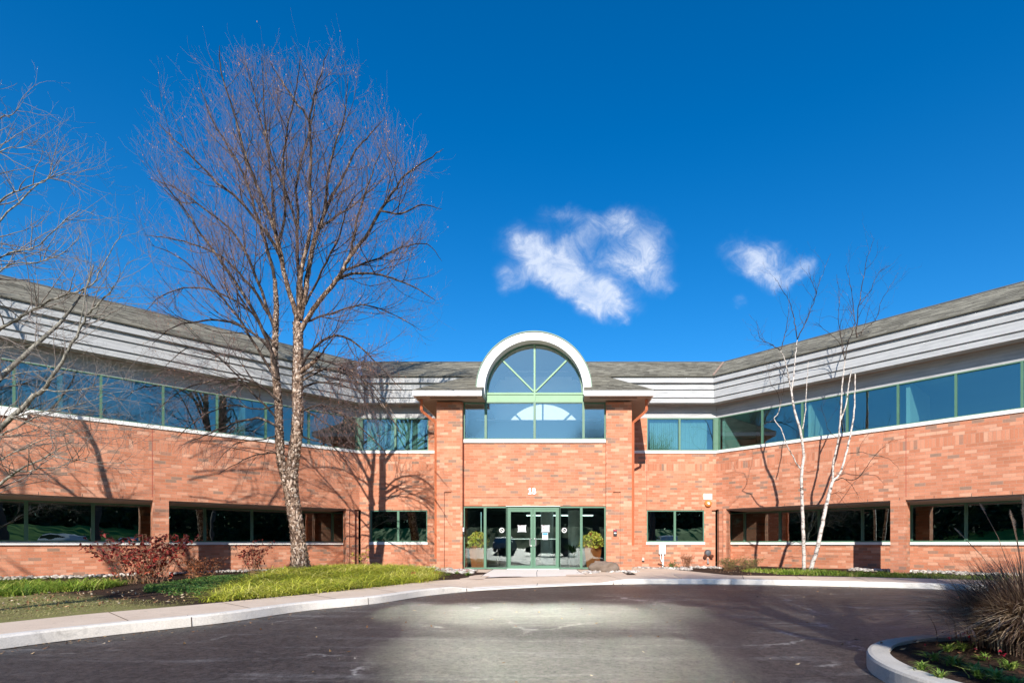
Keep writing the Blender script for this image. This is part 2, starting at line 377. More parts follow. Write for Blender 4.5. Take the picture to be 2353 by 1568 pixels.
M_lir = leafm('liriope_blades', [(0, (.17, .25, .02)), (.3, (.46, .50, .04)), (.65, (.70, .68, .09)), (1, (.86, .76, .28))])
M_lirg = leafm('green_blades', [(0, (.09, .17, .02)), (.5, (.25, .38, .04)), (.85, (.45, .50, .08)), (1, (.6, .56, .2))])
M_ivy = leafm('ivy_leaf', [(0, (.04, .11, .02)), (.5, (.08, .20, .04)), (.85, (.17, .27, .05)), (1, (.32, .30, .10))])
M_red = leafm('red_leaf', [(0, (.09, .02, .02)), (.3, (.22, .025, .02)), (.6, (.42, .05, .035)), (.8, (.42, .15, .05)), (1, (.40, .25, .10))])
M_rust = leafm('rust_leaf', [(0, (.18, .06, .02)), (.5, (.38, .12, .05)), (1, (.46, .26, .11))])
M_croton = leafm('croton_leaf', [(0, (.25, .24, .03)), (.3, (.66, .56, .08)), (.7, (.85, .70, .14)), (.9, (.70, .38, .07)), (1, (.35, .08, .03))], .35)
M_dleaf = leafm('dark_green_leaf', [(0, (.01, .03, .01)), (1, (.04, .09, .03))])
M_fount = leafm('fountain_blades', [(0, (.07, .045, .035)), (.35, (.20, .125, .09)), (.65, (.45, .31, .19)), (1, (.72, .56, .36))], .6)
M_plume = leafm('plume_hair', [(0, (.45, .34, .24)), (1, (.72, .60, .46))], .8, .4)
M_flow = leafm('flower_petal', [(0, (.40, .01, .03)), (1, (.65, .04, .10))])
M_litter = leafm('litter_leaf', [(0, (.12, .05, .025)), (.5, (.30, .15, .07)), (.8, (.5, .34, .18)), (1, (.66, .56, .42))], .8, .1)
M_everg = leafm('evergreen_needles', [(0, (.020, .034, .014)), (1, (.07, .105, .035))], .7, .1)
def pebm():
    m, t, b = newmat('river_pebbles'); s = sepn(t, uvco(t))
    c = rampn(t, s[0], [(0, (.20, .17, .15)), (.4, (.38, .34, .30)), (.8, (.55, .50, .45)), (1, (.70, .66, .61))])
    setin(t, b, 'Base Color', c); b.inputs['Roughness'].default_value = .8; return m
M_peb = pebm()
def barkm(name, base, patch, thr, scale, dark=(.05, .03, .02)):
    m, t, b = newmat(name); oc = objco(t); s = sepn(t, oc)
    v = comb(t, s[0], s[1], mth(t, 'MULTIPLY', s[2], .55))
    a = noisen(t, v, scale, 6, .75, 1.2); bb = noisen(t, v, scale * 2.3, 5, .7, .8)
    c = rampn(t, a, [(thr - .12, dark), (thr - .02, base), (thr + .06, patch)])
    c = mixc(t, 1.0, c, rampn(t, bb, [(.35, .45), (.6, 1.1)]), 'MULTIPLY')
    setin(t, b, 'Base Color', c); b.inputs['Roughness'].default_value = .8; b.inputs['Specular IOR Level'].default_value = .15
    bumpn(t, b, a, 1.0, .04); return m
M_rbark = barkm('river_birch_bark', (.22, .14, .095), (.58, .43, .32), .55, 9)
def whitebark():
    m, t, b = newmat('white_birch_bark'); oc = objco(t); s = sepn(t, oc)
    a = noisen(t, comb(t, mth(t, 'MULTIPLY', s[0], 5), mth(t, 'MULTIPLY', s[1], 5), mth(t, 'MULTIPLY', s[2], 11)), 1.0, 5, .7)
    c = rampn(t, a, [(.38, (.05, .04, .035)), (.43, (.27, .22, .19)), (.49, (.50, .445, .39)), (.7, (.64, .59, .53))])
    setin(t, b, 'Base Color', c); b.inputs['Roughness'].default_value = .7; return m
M_wbark = whitebark()
M_twig = plain('purple_twig', (.185, .125, .115), .7, .2, 5)
M_limb = barkm('birch_limb', (.10, .07, .055), (.34, .25, .19), .58, 5, (.035, .025, .02))
M_twigw = plain('fine_birch_twig', (.11, .06, .05), .7, .2, 5)
M_gbark = barkm('grey_smooth_bark', (.22, .205, .17), (.38, .35, .29), .5, 5, (.12, .11, .09))
M_gtwig = plain('pale_grey_twig', (.22, .185, .16), .7, .2, 5)
M_dtwig = plain('distant_twig', (.10, .075, .06), .8, .2, 3)
M_steel = plain('brushed_steel', (.55, .54, .52), .35, .03, 4, .7)
M_black = plain('black_plastic', (.02, .02, .02), .4)
M_wplast = plain('white_enamel', (.82, .82, .80), .35, .03)
M_orange = plain('orange_enamel', (.62, .22, .06), .4, .05)
M_bronze = plain('bronze_pot', (.55, .17, .06), .3, .15, 2, .35, .5)
M_rock = concrete('boulder_stone', (.16, .12, .09), (.30, .23, .18))
M_paper = plain('paper', (.80, .82, .84), .6, .02)
M_ink = plain('ink', (.03, .03, .05), .6)
M_inkred = plain('red_ink', (.45, .05, .08), .6)
M_blue = plain('blue_ink', (.03, .25, .42), .5, .02)
M_tape = plain('tape', (.35, .38, .38), .5)
def emis(name, col, st):
    m, t, b = newmat(name); b.inputs['Base Color'].default_value = (*col, 1); b.inputs['Emission Color'].default_value = (*col, 1); b.inputs['Emission Strength'].default_value = st; return m
M_lamp = emis('light_panel', (.85, .97, .95), 1.3)

# ---------------------------------------------------------------- building set-out
TL, TR = math.atan(FPX / 1240), math.atan(FPX / 1192)
YW, YP = 23.8, 20.6
LX, RX = (826 - CX) / FPX * YW, (1645 - CX) / FPX * YW
XC = -1.237
PC = Plane((LX, YW), (1, 0))
PL = Plane((LX, YW), (math.cos(TL), math.sin(TL)))      # left wing: t runs NEGATIVE away from the corner
PR = Plane((RX, YW), (math.cos(TR), -math.sin(TR)))     # right wing: t positive away from the corner
WL = 18.0
def path(off):
    """wall line at outward offset: wing end, corner, corner, wing end"""
    a = PL.p(-WL, 0, off); d = PR.p(WL, 0, off)
    b = Vector((LX + off * math.tan(TL / 2), YW - off, 0)); c = Vector((RX - off * math.tan(TR / 2), YW - off, 0))
    return [a, b, c, d]
def loft(mb, o0, o1, z0, z1, gap=False):
    A, B = path(o0), path(o1); tt = [-WL, 0, RX - LX, RX - LX + WL]; idx = [0, 1, 2]
    if gap:     # leave the arch bay open
        for sgn, k in ((-1, 2), (1, 3)):
            x = XC + sgn * 1.96
            for Q in (A, B): Q.insert(k, Vector((x, Q[1].y, 0)))
            tt.insert(k, x - LX)
        idx = [0, 1, 3, 4]
    for i in idx:
        if gap and i == 3:
            for j in (0, 2): mb.face([up(A[j], z0), up(B[j], z0), up(B[j], z1), up(A[j], z1)])
            mb.cut()
        f = mb.face; t0, t1 = tt[i], tt[i + 1]
        f([up(B[i], z0), up(B[i + 1], z0), up(B[i + 1], z1), up(B[i], z1)], [(t0, z0), (t1, z0), (t1, z1), (t0, z1)])
        f([up(A[i + 1], z0), up(A[i], z0), up(A[i], z1), up(A[i + 1], z1)], [(t1, z0), (t0, z0), (t0, z1), (t1, z1)])
        f([up(A[i], z0), up(A[i + 1], z0), up(B[i + 1], z0), up(B[i], z0)], [(t0, o0), (t1, o0), (t1, o1), (t0, o1)])
        f([up(B[i], z1), up(B[i + 1], z1), up(A[i + 1], z1), up(A[i], z1)], [(t0, o1), (t1, o1), (t1, o0), (t0, o0)])
    for i in ((3, 5) if gap else (0, 3)): mb.face([up(A[i], z0), up(B[i], z0), up(B[i], z1), up(A[i], z1)])
def wing_t(P, px, off=0):
    """position along a wing for a picture column"""
    k = (px - CX) / FPX; o = P.p(0, 0, off)
    return (k * o.y - o.x) / (P.d.x - k * P.d.y)

bld = empty('office_building', (0, 0, 0))
tag(bld, 'two storey brick office building with angled wings, ribbon windows and arched entrance', 'office building')
def part(name, mb, mat, parent=bld, **k):
    for m in mb.pieces(): o_ = m.build(name, mat, parent, **k)
    return o_

ZS0, ZS1, ZH, ZL = 5.07, 5.19, 6.66, 2.55      # upper sill bottom / top, upper window head, lower lintel
REC = -2.1
# --- brickwork
mb = MB(); PLX0, PLX1 = -5.037 - LX, 2.563 - LX
NL, NR = (829.5 - CX) / FPX * YW - LX, (1635 - CX) / FPX * YW - LX
wl0, wl1 = (850 - CX) / FPX * YW - LX, (981.5 - CX) / FPX * YW - LX
wr0, wr1 = (1485.5 - CX) / FPX * YW - LX, (1617.5 - CX) / FPX * YW - LX
LZ0, LZ1 = 0.97, 2.52
XR = RX - LX
D = -.35
for (a, b, w0, w1, na, nb) in ((0, PLX0 + .3, wl0, wl1, NL, PLX0 + .3), (PLX1 - .3, XR, wr0, wr1, PLX1 - .3, NR)):
    PC.box(mb, a, b, LZ1, ZS0, D, 0)
    PC.box(mb, na, w0, -.5, LZ1, D, 0); PC.box(mb, w1, nb, -.5, LZ1, D, 0)
    PC.box(mb, w0, w1, -.5, LZ0, D, 0)
    if a == 0: PC.box(mb, 983 and (984 - CX) / FPX * YW - LX, PLX0 + .3, ZS0, ZH, D, 0)
    else: PC.box(mb, PLX1 - .3, (1486 - CX) / FPX * YW - LX, ZS0, ZH, D, 0)
    mb.cut()
part('brick_wall', mb, M_brick)
tLe, tRe = wing_t(PL, 795.5), wing_t(PR, 1667.5)
for P, te, tn, sg in ((PL, tLe, wing_t(PL, 815), -1), (PR, tRe, wing_t(PR, 1651), 1)):
    mb = MB()
    lo, hi = (-WL, 0) if sg < 0 else (0, WL)
    P.box(mb, lo, hi, ZL, ZS0, D, 0); mb.cut()
    x0, x1 = sorted((tn, te)); P.box(mb, x0, x1, -.5, ZL, -.3, 0)
    x0, x1 = sorted((0, te)); P.box(mb, x0, x1, -.5, ZL, -.35, -.12)
    # return wall of the recess, running back along the mitre
    e = P.p(te, 0, 0); bx = math.tan(TL / 2) * (1 if sg < 0 else -1) * -1
    f = Vector((e.x + bx * 2.35, e.y + 2.35, 0)); g = P.p(te - sg * .25, 0, -.1)
    q = Plane((e.x, e.y), (f.x - e.x, f.y - e.y)); L = (f - e).length
    q.box(mb, 0, L, -.5, ZL, -.12 if sg > 0 else 0.0, 0.0 if sg > 0 else .12)
    # wall under the recessed windows
    mb.cut(); x0, x1 = sorted((te - sg * 1.1, sg * WL)); P.box(mb, x0, x1, -.6, .97, REC - .25, REC); mb.cut()
    # piers
    for p0, p1 in (((351.5, 388)) if sg < 0 else (2045, 2080),):
        a, b = sorted((wing_t(P, p0), wing_t(P, p1)))
        P.box(mb, a, b, -.6, ZL, -.6, 0); mb.cut()
        P.box(mb, a + sg * 6.9, b + sg * 6.9, -.6, ZL, -.6, 0)
    part('brick_wall', mb, M_brick)
    mb = MB(); P.box(mb, lo if sg < 0 else te, te if sg < 0 else hi, ZL - .06, ZL - .003, REC - .1, -.11)
    part('soffit', mb, M_soffit)
# soldier lintel joints
mb = MB()
for P, rng in ((PL, [-1.05 - 1.02 * i for i in range(15)]), (PR, [1.05 + 1.02 * i for i in range(15)]), (PC, [wl0 + 1.0 * i for i in range(3)] + [wr0 + .82 * i for i in range(4)])):
    for tq in rng: P.box(mb, tq - .008, tq + .008, (ZL if P is not PC else LZ1) + .002, (ZL if P is not PC else LZ1) + .095, -.01, .002); mb.cut()
part('expansion_joint', mb, M_joint_shade)
mb = MB()
for P, ts in ((PL, (wing_t(PL, 350),)), (PR, (wing_t(PR, 2081),)), (PC, (wr0, (1452.5 - CX) / FPX * YW - LX))):
    for tq in ts: P.box(mb, tq - .008, tq + .008, ZL + .1, ZS0, -.01, .003); mb.cut()
part('control_joint', mb, plain('joint_red', (.36, .07, .05), .8))
mb = MB(); loft(mb, -.35, -.09, -.5, LZ1); 
for i in (PC,): pass
part('recessed_brick', mb, M_brick) if False else None
mb = MB(); PC.box(mb, 0, NL + .02, -.5, LZ1, D, -.12); mb.cut(); PC.box(mb, NR - .02, XR, -.5, LZ1, D, -.12); part('brick_wall', mb, M_brick)

# --- upper sill, siding, fascia bands
mb = MB(); loft(mb, -.3, .05, ZS0, ZS1); part('upper_sill', mb, M_white)
mb = MB(); loft(mb, -.2, 0, ZH, 7.6, True); part('siding', mb, M_siding)
mb = MB(); loft(mb, -.2, .60, 7.20, 7.30, True); part('eave_soffit', mb, M_soffit)
for o1, z0, z1 in ((.90, 7.98, 8.205), (.78, 7.72, 7.977), (.72, 7.386, 7.717), (.66, 7.17, 7.383)):
    mb = MB(); loft(mb, .3, o1, z0, z1, True); part('fascia_band', mb, M_siding)
mb = MB(); loft(mb, .2, .93, 8.206, 8.25, True); part('drip_edge', mb, M_gap)

# --- roofs
mb = MB(); E = path(.97); G = path(-2.75); B = path(-9.5); ZE, ZR, ZB = 8.252, 10.1, 7.2
SL = math.hypot(3.72, ZR - ZE)
for i in range(3):
    t0, t1 = [-WL, 0, XR, XR + WL][i:i + 2]
    mb.face([up(E[i], ZE), up(E[i + 1], ZE), up(G[i + 1], ZR), up(G[i], ZR)], [(t0, 0), (t1, 0), (t1 + 0, SL), (t0, SL)])
    mb.face([up(G[i], ZR), up(G[i + 1], ZR), up(B[i + 1], ZB), up(B[i], ZB)], [(t0, 0), (t1, 0), (t1, 7), (t0, 7)])
    mb.face([up(E[i + 1], ZE), up(E[i], ZE), up(E[i], ZE - .04), up(E[i + 1], ZE - .04)])
part('roof', mb, M_roof)
mb = MB()
for i in range(3): mb.tube([up(G[i], ZR + .01), up(G[i + 1], ZR + .01)], .035, 6)
part('ridge_cap', mb, M_gap)
M_valley = plain('valley_metal', (.45, .48, .52), .4); M_valc = plain('valley_copper', (.36, .24, .17), .6)
for (k, sx, mt) in ((1, -1, M_valley), (2, 1, M_valc)):
    mb = MB(); a, b = up(E[k], ZE + .012), up(G[k], ZR + .012); w = .10 if k == 1 else .045
    mb.face([a + Vector((-w, 0, .02)), a + Vector((w, 0, .02)), b + Vector((w, 0, .02)), b + Vector((-w, 0, .02))]); part('valley_flashing', mb, mt)

# ---------------------------------------------------------------- portico
PP = Plane((XC, YP), (1, 0))
mb = MB(); HZ = 6.53
for sg, c0, c1 in ((-1, -3.51, -3.24), (1, 3.07, 3.37)):
    a, b = sorted((sg * 2.8, sg * 3.8))
    PP.box(mb, a, b, -.4, HZ, -1.1, -.07)
    PP.box(mb, a, c0, -.4, HZ, -.07, 0); PP.box(mb, c1, b, -.4, HZ, -.07, 0); PP.box(mb, c0, c1, 3.03, HZ, -.07, 0)
    s0, s1 = sorted((sg * 3.8, sg * 3.45))
    PP.box(mb, s0, s1, -.4, HZ, -3.3, -1.1); mb.cut()
PP.box(mb, -2.8, 2.8, 2.50, 4.985, -.6, -.28)
part('portico_brick', mb, M_brickp)
mb = MB(); PP.box(mb, -2.55, 2.35, 2.83, 2.845, -.29, -.276); part('corbel_shade_line', mb, M_joint_shade)  # dark strip painted in as the thin shade line of the slight corbel
mb = MB(); PP.box(mb, -2.8, 2.8, 4.985, 5.115, -.5, -.20); part('portico_sill', mb, M_white)
# canopies
mb = MB(); mf = MB(); ms = MB(); mg = MB()
YC_ = 19.87; ov = YP - YC_
def rz(y): return 6.77 + (y - YC_) * (8.24 - 6.77) / (22.9 - YC_)
for sg in (-1, 1):
    X = lambda r: XC + sg * r
    # fascia (front + outer side), soffit, inner return
    def qd(m, pts, uvs=None): m.face(pts if sg > 0 else pts[::-1], uvs)
    x0, x1 = sorted((X(1.93), X(4.53)))
    mf.box((x0, YC_, 6.57), (x1, YC_ + .04, 6.775))
    a, b = sorted((X(4.53), X(4.49))); mf.box((a, YC_ + .04, 6.57), (b, YW + .1, 6.775))
    a, b = sorted((X(1.93), X(4.49))); ms.box((a, YC_ + .04, 6.585), (b, YW, 6.62))
    qd(mg, [Vector((X(1.93), YC_, 6.57)), Vector((X(1.93), YC_, 6.775)), Vector((X(1.93), 21.0, rz(21.0))), Vector((X(1.93), 21.0, 6.57))])
    # roof planes
    eps = .012
    f0, f1 = Vector((X(1.93), YC_ - .03, rz(YC_) + eps)), Vector((X(4.56), YC_ - .03, rz(YC_) + eps))
    h1 = Vector((X(2.98), 22.95, rz(22.95) + eps)); g0 = Vector((X(1.93), 22.95, rz(22.95) + eps))
    qd(mb, [f0, f1, h1, g0], [(0, 0), (2.6, 0), (1.05, 3.4), (0, 3.4)])
    s1 = Vector((X(4.56), 23.9, rz(YC_) + eps))
    qd(mb, [f1, s1, h1], [(0, 0), (4, 0), (3, 2.2)])
    for q_ in (mb, mf, ms, mg): q_.cut()
part('portico_roof', mb, M_roof); part('canopy_fascia', mf, M_fascia); part('canopy_soffit', ms, M_soffit); part('canopy_return', mg, M_siding)
mb = MB()
for sg in (-1, 1):
    a, b = sorted((XC + sg * 2.15, XC + sg * 3.95)); mb.box((a, 20.12, 6.578), (b, 20.30, 6.586)); mb.cut()
part('soffit_vent', mb, plain('vent_grey', (.12, .11, .10), .7))
# arch ring and barrel roof
ZA, RI, RO = 6.97, 1.905, 2.215; NA = 48
def ring(mb, r0, r1, y0, y1, z=ZA, n=NA, lo=-.02):
    for i in range(n):
        a0, a1 = math.pi * i / n, math.pi * (i + 1) / n
        p = lambda r, a, y: Vector((XC + r * math.cos(a), y, z + r * math.sin(a)))
        mb.face([p(r0, a0, y0), p(r1, a0, y0), p(r1, a1, y0), p(r0, a1, y0)])
        mb.face([p(r1, a0, y0), p(r1, a0, y1), p(r1, a1, y1), p(r1, a1, y0)])
        mb.face([p(r0, a0, y1), p(r0, a0, y0), p(r0, a1, y0), p(r0, a1, y1)])
mb = MB(); ring(mb, RI, RO, 20.43, 21.2)
for sg in (-1, 1):
    a, b = sorted((XC + sg * RI, XC + sg * RO)); mb.box((a, 20.43, 6.78), (b, 21.2, ZA))
part('arch_band', mb, M_fascia, smooth=False)
mb = MB(); ring(mb, RO + .001, RO + .035, 20.39, 26.6); part('barrel_roof', mb, M_green)

# --- upper entrance glazing
YG = .30     # glass plane behind pillar face
win = []
def glazing(P, t0, t1, z0, z1, o, gm, fw=.05, fm=M_green, sill=None, left=True, right=True, dep=.09, top=True, bot=True, label=None, name='window'):
    m_ = MB(); q = P.p
    m_.face([q(t0, z0, o), q(t1, z0, o), q(t1, z1, o), q(t0, z1, o)], [(t0, z0), (t1, z0), (t1, z1), (t0, z1)])
    w = part(name, m_, gm)
    f_ = MB()
    if bot: P.box(f_, t0, t1, z0, z0 + fw, o - .03, o + dep - .03)
    if top: P.box(f_, t0, t1, z1 - fw, z1, o - .03, o + dep - .03)
    zb, zt = (z0 + fw if bot else z0), (z1 - fw if top else z1)
    if left: P.box(f_, t0, t0 + fw, zb, zt, o - .032, o + dep - .028)
    if right: P.box(f_, t1 - fw, t1, zb, zt, o - .032, o + dep - .028)
    f_.build('frame', fm, w)
    if sill:
        s_ = MB(); P.box(s_, t0 - sill[2], t1 + sill[2], sill[0], sill[1], o - .02, sill[3]); s_.build('sill', M_white, w)
    return w
o = -YG
ZT0, ZT1 = 6.60, 6.93
for a, b in ((-2.8, -1.925), (1.925, 2.8)): glazing(PP, a, b, 5.115, 6.58, o, M_glassl, .05)
for a, b in ((-1.925, 0.0), (0.0, 1.925)): glazing(PP, a, b, 5.115, ZT0, o, M_glassl, .045)
mb = MB()
for a, b in ((-1.90, -.03), (.03, 1.90)): PP.box(mb, a, b, ZT0 + .045, ZT1 - .045, o - .02, o + .03); mb.cut()
part('transom_panel', mb, M_greenp)
# fan light: four panes
for k in range(4):
    a0, a1 = math.pi * k / 4, math.pi * (k + 1) / 4
    m_ = MB(); q = lambda r, a, oo=o: PP.p(r * math.cos(a), ZA + r * math.sin(a), oo)
    n = 12; m_.face([q(0, a0)] + [q(1.90, a0 + (a1 - a0) * i / n) for i in range(n + 1)], None)
    w = part('window', m_, M_glassl)
    f_ = MB()
    for i in range(n):
        b0, b1 = a0 + (a1 - a0) * i / n, a0 + (a1 - a0) * (i + 1) / n
        for (ra, rb, oa, ob) in ((1.85, 1.92, o - .02, o + .06),):
            f_.face([q(ra, b0, ob), q(rb, b0, ob), q(rb, b1, ob), q(ra, b1, ob)]); f_.face([q(ra, b0, oa), q(ra, b0, ob), q(ra, b1, ob), q(ra, b1, oa)])
    f_.build('frame', M_green, w)
mb = MB()
PP.box(mb, -1.9, 1.9, ZT1 - .045, ZT1 + .03, o - .03, o + .065); PP.box(mb, -1.9, 1.9, ZT0 - .01, ZT0 + .045, o - .03, o + .065)
PP.box(mb, -.035, .035, ZT0 + .045, ZA + 1.87, o - .03, o + .07)
for sg in (-1, 1):
    c, s_ = math.cos(R(45)), math.sin(R(45)); w = .03; pr = lambda r, e, oo: PP.p(sg * (r * c - e * s_), ZA + r * s_ + e * c, oo)
    for (oa, ob) in ((o - .03, o + .06),):
        F = [pr(.06, -w, ob), pr(1.88, -w, ob), pr(1.88, w, ob), pr(.06, w, ob)]; Bk = [pr(.06, -w, oa), pr(1.88, -w, oa), pr(1.88, w, oa), pr(.06, w, oa)]
        mb.face(F); mb.face([Bk[0], Bk[1], F[1], F[0]]); mb.face([F[3], F[2], Bk[2], Bk[3]])
part('fan_mullion', mb, M_greenp)
# --- storefront
XF = [(p - CX) / FPX * 20.92 - XC for p in (1061.5, 1114.8, 1166, 1224.5, 1284, 1335, 1389)]
XF[0], XF[6] = -2.8, 2.8
for i in (0, 1, 4, 5): glazing(PP, XF[i], XF[i + 1], .03, 2.475, o, M_glasse, .05, top=True)
for i, (a, b) in enumerate(((XF[2], XF[3]), (XF[3], XF[4]))):
    a += .035 if i == 0 else .006; b -= .006 if i == 0 else .035
    m_ = MB(); q = PP.p; m_.face([q(a, .06, o), q(b, .06, o), q(b, 2.36, o), q(a, 2.36, o)], [(0, 0), (1, 0), (1, 1), (0, 1)])
    w = part('door', m_, M_glasse)
    f_ = MB(); PP.box(f_, a, a + .095, .03, 2.37, o - .03, o + .05); PP.box(f_, b - .095, b, .03, 2.37, o - .03, o + .05)
    PP.box(f_, a + .095, b - .095, .03, .16, o - .03, o + .048); PP.box(f_, a + .095, b - .095, 2.27, 2.37, o - .03, o + .048); f_.build('frame', M_green, w)
    f_ = MB(); PP.box(f_, a + .095, b - .095, 1.19, 1.22, o - .06, o - .035); f_.build('push_bar', M_steel, w)
    f_ = MB(); hx = b - .06 if i == 0 else a + .06; hz = 1.07
    d_ = -.08 if i == 0 else .08
    f_.tube([PP.p(hx, hz + .14, o + .05), PP.p(hx, hz + .14, o + .12), PP.p(hx + d_ * .6, hz + .14, o + .12), PP.p(hx + d_ * .6, hz - .14, o + .12), PP.p(hx, hz - .14, o + .12), PP.p(hx, hz - .14, o + .05)], .019, 8)
    f_.build('handle', M_steel, w)
mb = MB(); PP.box(mb, XF[2] - .035, XF[2] + .035, .03, 2.475, o - .035, o + .062); PP.box(mb, XF[4] - .035, XF[4] + .035, .03, 2.475, o - .035, o + .062)
PP.box(mb, XF[2] + .035, XF[4] - .035, 2.37, 2.475, o - .035, o + .058)
part('door_frame', mb, M_green)
mb = MB(); PP.box(mb, XF[2] - .05, XF[4] + .05, 2.477, 2.497, o, o + .14); part('door_head_flashing', mb, M_white)
mb = MB(); PP.box(mb, XF[2], XF[4], .002, .03, o - .08, o + .12); part('door_threshold', mb, M_white)

# --- central side windows
for (a, b, mid) in ((0.09, (984 - CX) / FPX * YW - LX, -7.68 - LX), ((1486 - CX) / FPX * YW - LX, XR - .09, 5.113 - LX)):
    glazing(PC, a, mid, ZS1, ZH, -.06, M_glass, .045); glazing(PC, mid, b, ZS1, ZH, -.06, M_glass, .045)
for a, b in ((wl0, wl1), (wr0, wr1)):
    mid = a + (b - a) * .49
    glazing(PC, a, mid, LZ0 + .12, LZ1 - .005, -.08, M_glassd, .05); glazing(PC, mid, b, LZ0 + .12, LZ1 - .005, -.08, M_glassd, .05)
    mb = MB(); PC.box(mb, a - .03, b + .03, LZ0 + .002, LZ0 + .12, -.2, .03); part('window_sill', mb, M_white)
mb = MB()
for x, P in ((0, PC), (XR, PC)):
    c0 = P.p(x, 0, -.05); mb.box((c0.x - .11, c0.y - .1, ZS1 + .001), (c0.x + .11, c0.y + .1, ZH - .001)); mb.cut()
part('corner_post', mb, M_green)
mb = MB()
for a, b in ((.25, (975 - CX) / FPX * YW - LX), ((1494 - CX) / FPX * YW - LX, XR - .3)):
    for k in range(int((b - a) / .09)): PC.box(mb, a + k * .09, a + k * .09 + .082, 5.3, 6.64, -.24 - .012 * (k % 2), -.235 - .012 * (k % 2))
    mb.cut()
part('vertical_blind', mb, plain('blind_fabric', (.42, .46, .42), .8, .04))
# --- wing windows
upL = [wing_t(PL, p) for p in (710, 611, 499, 375, 232, 32)]; upR = [wing_t(PR, p) for p in (1750, 1842, 1945, 2062, 2195)]
for P, ts, sg in ((PL, upL, -1), (PR, upR, 1)):
    ts = [sg * .12] + ts
    while abs(ts[-1]) < WL - 1.8: ts.append(ts[-1] + sg * 1.67)
    for a, b in zip(ts[:-1], ts[1:]):
        a, b = sorted((a, b)); glazing(P, a, b, ZS1, ZH, -.06, M_glass, .035)
    # lower recessed glazing
    te = tLe if sg < 0 else tRe
    l0 = wing_t(P, 789 if sg < 0 else 1677, REC)
    base = wing_t(P, 578 if sg < 0 else 1792, REC)
    lt = [base + 1.69 * k for k in range(-9, 9)]
    lt = sorted([x for x in lt if (l0 + .5 < x < WL if sg > 0 else -WL < x < l0 - .5)] + [l0])
    for a, b in zip(lt[:-1], lt[1:]): glazing(P, a, b, 1.08, 2.49, REC, M_glassd, .05)
    mb = MB(); a, b = sorted((l0, sg * WL)); P.box(mb, a, b, .972, 1.08, REC - .1, REC + .08); part('window_sill', mb, M_white)
# lower bay sill at the far left
mb = MB(); a = wing_t(PL, 62, .1); PL.box(mb, -WL, a, ZS0 - .16, ZS0 - .003, -.2, .10); part('projecting_sill', mb, M_white)

# --- interior shell
mb = MB(); fl = MB(); cl = MB(); dk = MB()
loft(mb, -8.2, -8.0, 4.1, 7.1); part('interior_wall', mb, M_interior)
loft(fl, -8.2, -.36, 4.0, 4.1) if False else None
fl = MB(); PL.box(fl, -WL, -.3, 4.0, 4.1, -8, -.4); fl.cut(); PR.box(fl, .3, WL, 4.0, 4.11, -8, -.4); fl.cut(); PC.box(fl, -2, 4.05, 3.99, 4.09, -8, -.4); fl.cut(); PC.box(fl, 12.0, XR + 2, 3.99, 4.09, -8, -.4); part('interior_floor', fl, M_intfloor)
cl = MB(); loft(cl, -9.0, -.21, 6.75, 6.85); part('interior_ceiling', cl, M_interior)
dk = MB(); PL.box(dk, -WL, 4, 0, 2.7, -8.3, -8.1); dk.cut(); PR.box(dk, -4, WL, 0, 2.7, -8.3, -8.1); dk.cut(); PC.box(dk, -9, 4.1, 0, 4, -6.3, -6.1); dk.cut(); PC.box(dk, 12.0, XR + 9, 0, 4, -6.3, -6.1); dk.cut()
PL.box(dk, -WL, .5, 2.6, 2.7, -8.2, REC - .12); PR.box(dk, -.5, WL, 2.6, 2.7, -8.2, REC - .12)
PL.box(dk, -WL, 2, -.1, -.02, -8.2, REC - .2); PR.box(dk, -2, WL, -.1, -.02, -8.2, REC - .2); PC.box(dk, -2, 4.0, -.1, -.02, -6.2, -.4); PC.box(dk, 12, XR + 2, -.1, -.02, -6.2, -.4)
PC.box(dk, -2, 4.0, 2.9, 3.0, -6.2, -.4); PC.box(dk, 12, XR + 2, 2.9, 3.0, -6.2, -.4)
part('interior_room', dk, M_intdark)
# partitions at window mullions, office ceiling lights
mb = MB()
for P, ts, sg in ((PR, [.22, upR[1] + .18, upR[3] + .22], 1), (PL, [-4.6, -9.8], -1)):
    for tq in ts: P.box(mb, tq, tq + .12, 4.1, 6.75, -3.2, -.16); mb.cut()
part('interior_partition', mb, plain('partition_paint', (.62, .68, .62), .7, .03))
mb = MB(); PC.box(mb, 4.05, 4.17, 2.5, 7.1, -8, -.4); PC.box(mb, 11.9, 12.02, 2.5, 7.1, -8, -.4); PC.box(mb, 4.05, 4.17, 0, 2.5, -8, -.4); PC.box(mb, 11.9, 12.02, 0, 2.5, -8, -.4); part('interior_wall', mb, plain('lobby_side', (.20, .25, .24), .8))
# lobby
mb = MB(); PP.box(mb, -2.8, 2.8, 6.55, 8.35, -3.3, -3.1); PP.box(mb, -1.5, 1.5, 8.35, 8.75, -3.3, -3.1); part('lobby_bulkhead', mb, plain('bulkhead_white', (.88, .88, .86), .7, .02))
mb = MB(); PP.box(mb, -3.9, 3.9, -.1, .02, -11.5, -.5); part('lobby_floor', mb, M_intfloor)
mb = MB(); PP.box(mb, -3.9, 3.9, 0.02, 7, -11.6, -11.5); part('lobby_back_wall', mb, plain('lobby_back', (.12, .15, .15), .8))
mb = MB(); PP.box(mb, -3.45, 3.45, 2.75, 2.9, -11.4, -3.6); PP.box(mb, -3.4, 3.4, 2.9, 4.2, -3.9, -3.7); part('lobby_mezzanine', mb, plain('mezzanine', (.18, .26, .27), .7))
mb = MB(); PP.box(mb, -3.45, 3.45, 2.52, 2.6, -3.3, -.7); part('vestibule_ceiling', mb, plain('vestibule', (.10, .13, .12), .7))
